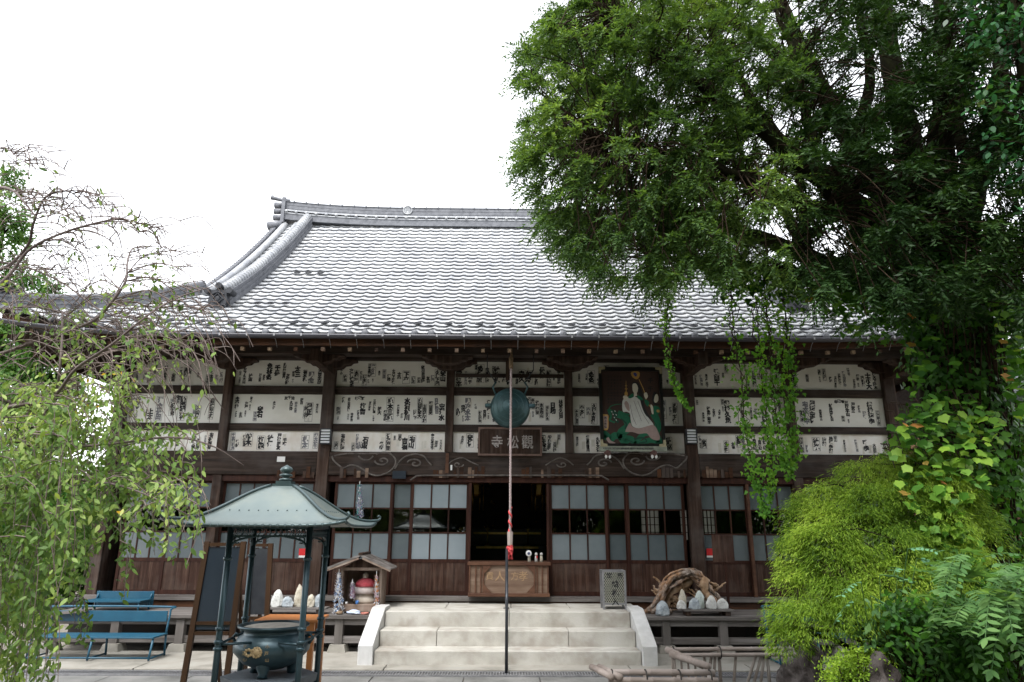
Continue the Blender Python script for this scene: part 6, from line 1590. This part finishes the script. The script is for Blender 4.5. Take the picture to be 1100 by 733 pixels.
f2_ = at(930, 650, 4.9); sh2 = thing('young_elder_shrub', 'pale bluish green paired leaves rising in front of the maple', 'shrub', (f2_.x+.15, 4.9, 0))
C_ = npat([925,935,915,945,975,985,965],[625,640,645,618,590,600,610],[4.7,4.75,4.7,4.8,4.8,4.8,4.8]); A_ = np.array([[-.9,-.3,-.1],[.6,-.4,-.3],[-.8,-.4,-.3],[.7,-.3,.1],[.5,-.5,.2],[.8,-.3,-.1],[-.5,-.6,.1]])
(V, F), pt_ = pinnate(C_, A_, 6, .17, .062); bulk('leaves', V, F, mat('bluish_green_leaf', (.07,.19,.09), (.13,.28,.14), 6, rough=.45, bump=0), sh2)
mb = MB()
for p_ in pt_: mb.tube(p_, .003, 4, cap=False)
for c in C_: mb.tube(smoothpath([(f2_.x+.15, 4.9, 0), (f2_.x+.12+(c[0]-f2_.x)*.2, 5.05, .6), tuple(c)], 4), .003, 4, cap=False)
obj('stems', mb, M['shrub'], sh2)
def bush(name, lab, cat, poly, Y0_, Y1_, ncl, per, L, m, shape=OVAL, rad=.06, grp=None):
    q_ = samplepoly(poly, ncl); c = npat(q_[:,0], q_[:,1], rng.uniform(Y0_,Y1_,ncl)); x_ = c[:,0].mean(); y_ = (Y0_+Y1_)/2
    t_ = thing(name, lab, cat, (x_, y_, 0), grp); c[:,2] = np.maximum(c[:,2], .04)
    P = (c[:,None]+rng.normal(size=(ncl,per,3))*rad).reshape(-1,3); P[:,2] = np.maximum(P[:,2], .01)
    V, F = shaped(P, rng.normal(size=P.shape)*.6+np.array([-.1,-.35,.15]), rng.uniform(L*.7,L*1.2,len(P)), shape, rng.normal(size=P.shape)*.45+np.array([0,-.5,.8])); bulk('leaves', V, F, m, t_)
    mb = MB()
    for k in range(0, ncl, max(1, ncl//60)): mb.tube([(x_+rng.normal()*.05, y_, 0), ((x_+c[k,0])/2, (y_+c[k,1])/2, c[k,2]*.6+.02), tuple(c[k])], [.008,.006,.003], 4, cap=False)
    obj('stems', mb, M['twig'], t_)
bush('boxwood_bush', 'small rounded bush of tiny yellow green leaves at the bottom edge', 'bush', [(885,750),(888,718),(902,702),(925,694),(945,700),(955,715),(960,750)], 4.75, 5.05, 300, 24, .02, M['boxbush'], rad=.03)
bush('leafy_undergrowth', 'dark leafy bush below the ivy trunk at the lower right corner', 'bush', [(960,670),(1000,640),(1060,640),(1130,600),(1130,790),(985,790),(960,720)], 4.7, 5.6, 420, 14, .06, M['ivy'], rad=.08)
bush('leafy_weed', 'mid green leafy weed between the bush and the maple', 'weed', [(925,690),(935,660),(985,640),(1010,660),(1010,750),(985,750),(960,705)], 4.8, 5.1, 150, 9, .055, M['shrub'], rad=.05)
bush('leafy_weed', 'little green weed growing before the dark upright rock', 'weed', [(852,715),(860,700),(868,710),(866,728),(852,728)], 6.9, 7.0, 10, 6, .04, M['shrub'], rad=.025)
bush('shaded_shrub', 'dark green shrub filling the shade behind the maple and trunk', 'shrub', [(1000,520),(1100,520),(1200,500),(1200,760),(1000,760),(960,720)], 6.8, 7.6, 420, 14, .07, M['ivy'], rad=.12)

# ---------------- weeping cherry at the left
wc = thing('weeping_cherry', 'weeping cherry at the left with bare pinkish upper twigs and leafy hanging strands', 'tree', (at(-150,733,4.6).x, 4.6, 0))
mb = MB(); P_ = smoothpath([(at(-150,733,4.6).x, 4.6, 0), at(-150,650,4.6), at(-120,500,4.6), at(-110,380,4.6), at(-60,300,4.6)], 5); mb.tube(P_, list(np.linspace(.14,.07,len(P_))), 12, jit=.06); obj('trunk', mb, M['bark'], wc)
cl = [([(-60,300),(-30,250),(-5,206),(12,204),(24,215),(40,235)], .02, .005, 4.5),
 ([(-60,300),(0,290),(29,265),(36,240),(49,212),(74,206),(94,224)], 0.0136, .003, 4.6),
 ([(-60,330),(0,305),(30,270),(61,253),(102,240),(135,236),(151,253)], 0.0136, .003, 4.4),
 ([(-80,400),(0,380),(60,360),(100,345),(119,326),(135,302),(137,281),(143,267),(160,265)], 0.0136, .004, 4.6),
 ([(119,326),(140,290),(160,273),(196,271),(225,290)], 0.0056, .002, 4.6),
 ([(-110,480),(0,440),(53,429),(82,396),(119,371),(164,335),(196,318),(228,308)], 0.0149, .003, 4.3),
 ([(-100,430),(0,430),(20,440),(45,446),(60,420),(66,376),(67,335)], 0.0136, .007, 4.8),
 ([(-110,470),(0,470),(40,480),(110,478),(180,470),(225,478),(262,500)], 0.0136, .003, 4.5),
 ([(-110,520),(0,525),(60,515),(120,520),(165,535),(215,560)], 0.0124, .003, 4.4),
 ([(-100,380),(-20,340),(40,330),(110,352),(165,372),(210,400),(240,440)], 0.0112, .003, 4.9),
 ([(-60,300),(0,282),(60,300),(110,335),(150,345),(190,375),(225,420)], 0.0099, .003, 5.0),
 ([(-60,300),(-25,200),(0,160),(18,168),(40,182)], 0.0062, .002, 4.5)]
cn = []
for l, r0, r1, Y in cl:
    P_ = smoothpath([at(a, c_, Y+.25*math.sin(i)) for i, (a, c_) in enumerate(l)], 5); mb = MB(); mb.tube(P_, list(np.linspace(r0, r1, len(P_))), 7, jit=.1); obj('limb', mb, M['cherrybark'], wc)
    cn += [p_ for p_ in P_[3:]]
rs = random.Random(8); bare = []; leafy = []
def pxof(p_):
    d = CAMROT.transposed() @ (p_-CAM); return 550+FPX*d.x/-d.z, 366.5-FPX*d.y/-d.z
for k in range(560):
    s_ = cn[rs.randrange(len(cn))]; sx_, sy_ = pxof(s_)
    if sx_ > 205 and rs.random() < .6: continue
    if sy_ < 290 and rs.random() < .3: continue
    ln_ = rs.uniform(.25, .95)*(.75 if sy_ < 300 else 1); dr = rs.uniform(.4, 1.3); an = rs.uniform(-.9, .9); hx = ln_*rs.uniform(.35,1.0)*(1 if rs.random() < .86 else -1)
    P_ = smoothpath([s_, s_+Vector((hx*.4, an*.12*ln_, ln_*rs.uniform(.0,.22)*(.35 if sy_ < 310 else 1))), s_+Vector((hx*.8, an*.3*ln_, -ln_*.15*dr)), s_+Vector((hx, an*.4*ln_, -ln_*.55*dr))], 4)
    if pxof(P_[-1])[0] > 262 or (pxof(P_[-1])[0] > 225 and pxof(P_[-1])[1] > 470): continue
    if any(222 < pxof(p_)[0] < 268 and 285 < pxof(p_)[1] < 335 for p_ in P_): continue
    (bare if sy_ < 440 else leafy).append(P_)
    if rs.random() < .8:
        m_ = P_[len(P_)//2]; bare.append(smoothpath([m_, m_+Vector((hx*.25, rs.uniform(-.1,.1), .03)), m_+Vector((hx*.45, rs.uniform(-.15,.15), -ln_*.2))], 3))
strands(bare, .0042, .0016, 'bare_twigs', M['cherrytwig'], wc)
# leafy hanging strands
for k in range(310):
    x_ = rs.uniform(-60, 215)**1.0; 
    if rs.random() < .5: x_ = rs.uniform(-60, 110)
    y_ = rs.uniform(410, 660) + max(0, x_-120)*.25
    if math.sin(x_*.075)*math.sin(y_*.05+.6) < -.35: continue
    if x_ > 150: y_ = rs.uniform(440, 550)
    Y_ = rs.uniform(3.9, 5.4); s_ = at(x_, y_, Y_); ln_ = rs.uniform(.25, .75) if x_ > 120 else rs.uniform(.4, 1.2)
    if x_ > 60 and y_ > 520: ln_ = min(ln_, .3)
    if x_ > 120 and rs.random() < .45: continue
    if x_ > 95 and y_ > 590: continue
    hx = rs.uniform(-.1, .3)*ln_
    leafy.append(smoothpath([s_+Vector((-.25*ln_, 0, .05)), s_, s_+Vector((hx*.7, rs.uniform(-.05,.05), -ln_*.5)), s_+Vector((hx, rs.uniform(-.08,.08), -ln_))], 4))
strands(leafy, .0035, .0018, 'leafy_twigs', M['cherrytwig'], wc)
LP = []; LD = []
for P_ in leafy:
    pa = np.array([tuple(p_) for p_ in P_]); ln_ = np.linalg.norm(pa[1:]-pa[:-1], axis=1).sum(); n = int(ln_/.021); i = rng.uniform(len(pa)*.12, len(pa)-1.01, n); i0 = i.astype(int); f = (i-i0)[:,None]
    LP.append(pa[i0]*(1-f)+pa[i0+1]*f+rng.normal(size=(n,3))*.022); LD.append(rng.normal(size=(n,3))*np.array([.55,.5,.3])+np.array([.1,-.2,-.65]))
for P_ in bare:
    if rs.random() < (.12 if pxof(P_[0])[1] < 310 else .65):
        pa = np.array([tuple(p_) for p_ in P_]); n = rs.randint(2, 9); i0 = rng.integers(2, len(pa), n); LP.append(pa[i0]+rng.normal(size=(n,3))*.012); LD.append(rng.normal(size=(n,3))*.5+np.array([.1,-.2,-.6]))
# tufts of leaves filling the middle
q_ = samplepoly([(-60,420),(0,430),(60,410),(120,400),(150,410),(130,450),(165,480),(215,500),(190,550),(130,560),(90,590),(50,640),(45,733),(-60,733)], 560); c = npat(q_[:,0], q_[:,1], rng.uniform(4.0,5.6,len(q_)))
gp_ = np.sin(q_[:,0]*.07)*np.sin(q_[:,1]*.06+1)+.5*np.sin(q_[:,0]*.15+q_[:,1]*.11); c = c[(rng.uniform(size=len(q_)) < .50+.65*gp_)]
PP = (c[:,None]+rng.normal(size=(len(c),11,3))*np.array([.05,.05,.07])).reshape(-1,3); LP.append(PP); LD.append(rng.normal(size=PP.shape)*np.array([.55,.5,.3])+np.array([.1,-.2,-.65]))
LP = np.concatenate(LP); LD = np.concatenate(LD)
cam_l = (LP-np.array(CAM))@np.array(CAMROT); lx = 550-FPX*cam_l[:,0]/cam_l[:,2]; kp = rng.uniform(size=len(LP)) < np.clip((238-lx)/50., .05, 1); LP = LP[kp]; LD = LD[kp]; n = len(LP)
NARROW = OVAL*np.array([.82,1]); V, F = shaped(LP, LD, rng.uniform(.035,.06,n), NARROW, rng.normal(size=(n,3))*.5+np.array([.1,-.7,.6])); bulk('leaves', V, F, M['cherry'], wc)

# ---------------- trees beyond, and the grove behind the viewer that the windows mirror
def simple_tree(name, lab, x, y, h, cr, seed, m, grp=None, bush_=False, nl=150, L=.13, cb=.3):
    r_ = np.random.default_rng(seed); t_ = thing(name, lab, 'tree', (x, y, 0), grp)
    mb = MB(); P_ = smoothpath([(x, y, 0), (x+.1, y, h*.3), (x-.05, y+.05, h*.6), (x, y, h*.95)], 4); mb.tube(P_, list(np.linspace(h*.022+.04, .02, len(P_))), 8, jit=.05); 
    nc = 130; a = nrm(r_.normal(size=(nc,3))); rad = r_.uniform(.35,1,(nc,1))**.6; lob = 1+.22*np.sin(a[:,:1]*5+seed)+.18*np.sin(a[:,2:]*7+seed*2)
    C_ = np.array([x, y, h*(.5+cb/2)])+a*rad*lob*np.array([cr, cr, h*(1-cb)*.5])
    for k in range(0, nc, 3):
        z = min(h*.9, max(h*.25, C_[k,2]-.4)); mb.tube([(x, y, z), tuple((np.array([x,y,z])+C_[k])/2+[0,0,.1]), tuple(C_[k])], [.04,.025,.01], 5, cap=False)
    obj('trunk', mb, M['bark'], t_)
    P = (C_[:,None]+r_.normal(size=(nc,nl,3))*cr*.14).reshape(-1,3); V, F = leafset(P, r_.normal(size=P.shape)+np.array([0,0,-.3]), L*r_.uniform(.7,1.3,len(P)), L*.5); bulk('crown', V, F, m, t_)
    return t_
farm = leafmat('far_green_leaves', [(.0,(.03,.08,.02)),(.5,(.06,.14,.03)),(1.0,(.12,.22,.05))], .3, .6, .3)
p_ = at(14, 250, 21); simple_tree('garden_tree', 'tall green tree far behind the hall, rising highest at the left edge', p_.x-.3, 21, p_.z+1.2, 1.3, 1, farm, L=.16)
p_ = at(62, 300, 21); simple_tree('garden_tree', 'rounded green treetop just above the left end of the roof', p_.x, 21, p_.z+.3, 1.1, 2, farm, L=.16)
p_ = at(20, 520, 15); simple_tree('garden_tree', 'dark green garden tree behind the cherry left of the hall', p_.x, 15, 3.2, 1.6, 3, M['ivy'], L=.12, cb=.05)
p_ = at(95, 520, 17); simple_tree('garden_tree', 'low green tree beside the left wall of the hall', p_.x-.3, 17.5, 2.9, 1.2, 4, farm, L=.12, cb=.05)
p_ = at(1075, 300, 12); simple_tree('garden_tree', 'light green tree between the outbuilding and the trunk', p_.x+.6, 12.2, 5.6, 1.3, 5, farm, L=.10)
p_ = at(985, 460, 19); simple_tree('garden_tree', 'pale green low tree seen past the right end of the hall', p_.x, 19.5, 3.4, 1.2, 6, farm, L=.10, cb=.1)
i = 0
GV = ['the grove tree nearest behind the viewer on the left', 'tall grove tree behind the viewer, second from the left', 'broad grove tree straight behind the viewer', 'grove tree behind the viewer right of the broad one', 'tall grove tree at the right behind the viewer', 'grove tree farthest left behind the viewer', 'grove tree farthest right behind the viewer', 'slim grove tree behind the gap at the left', 'slim grove tree behind the gap at the right']
for (x, y, h, cr) in ((-6,-5,8.5,2.7),(-2.6,-8,9,2.8),(1.2,-6.5,8,2.7),(4.8,-8,9.5,2.9),(8.6,-5,9,3),(-10.5,-4,8.5,3),(12.5,-2,9,3),(-.6,-11,10,2.6),(6.5,-12,11,2.8)):
    simple_tree('grove_tree', 'leafy '+GV[i] if not GV[i].startswith('the') else 'leafy '+GV[i][4:], x, y, h, cr, 20+i, farm, 'trees of the grove behind the viewer', nl=150, L=.30, cb=.05); i += 1
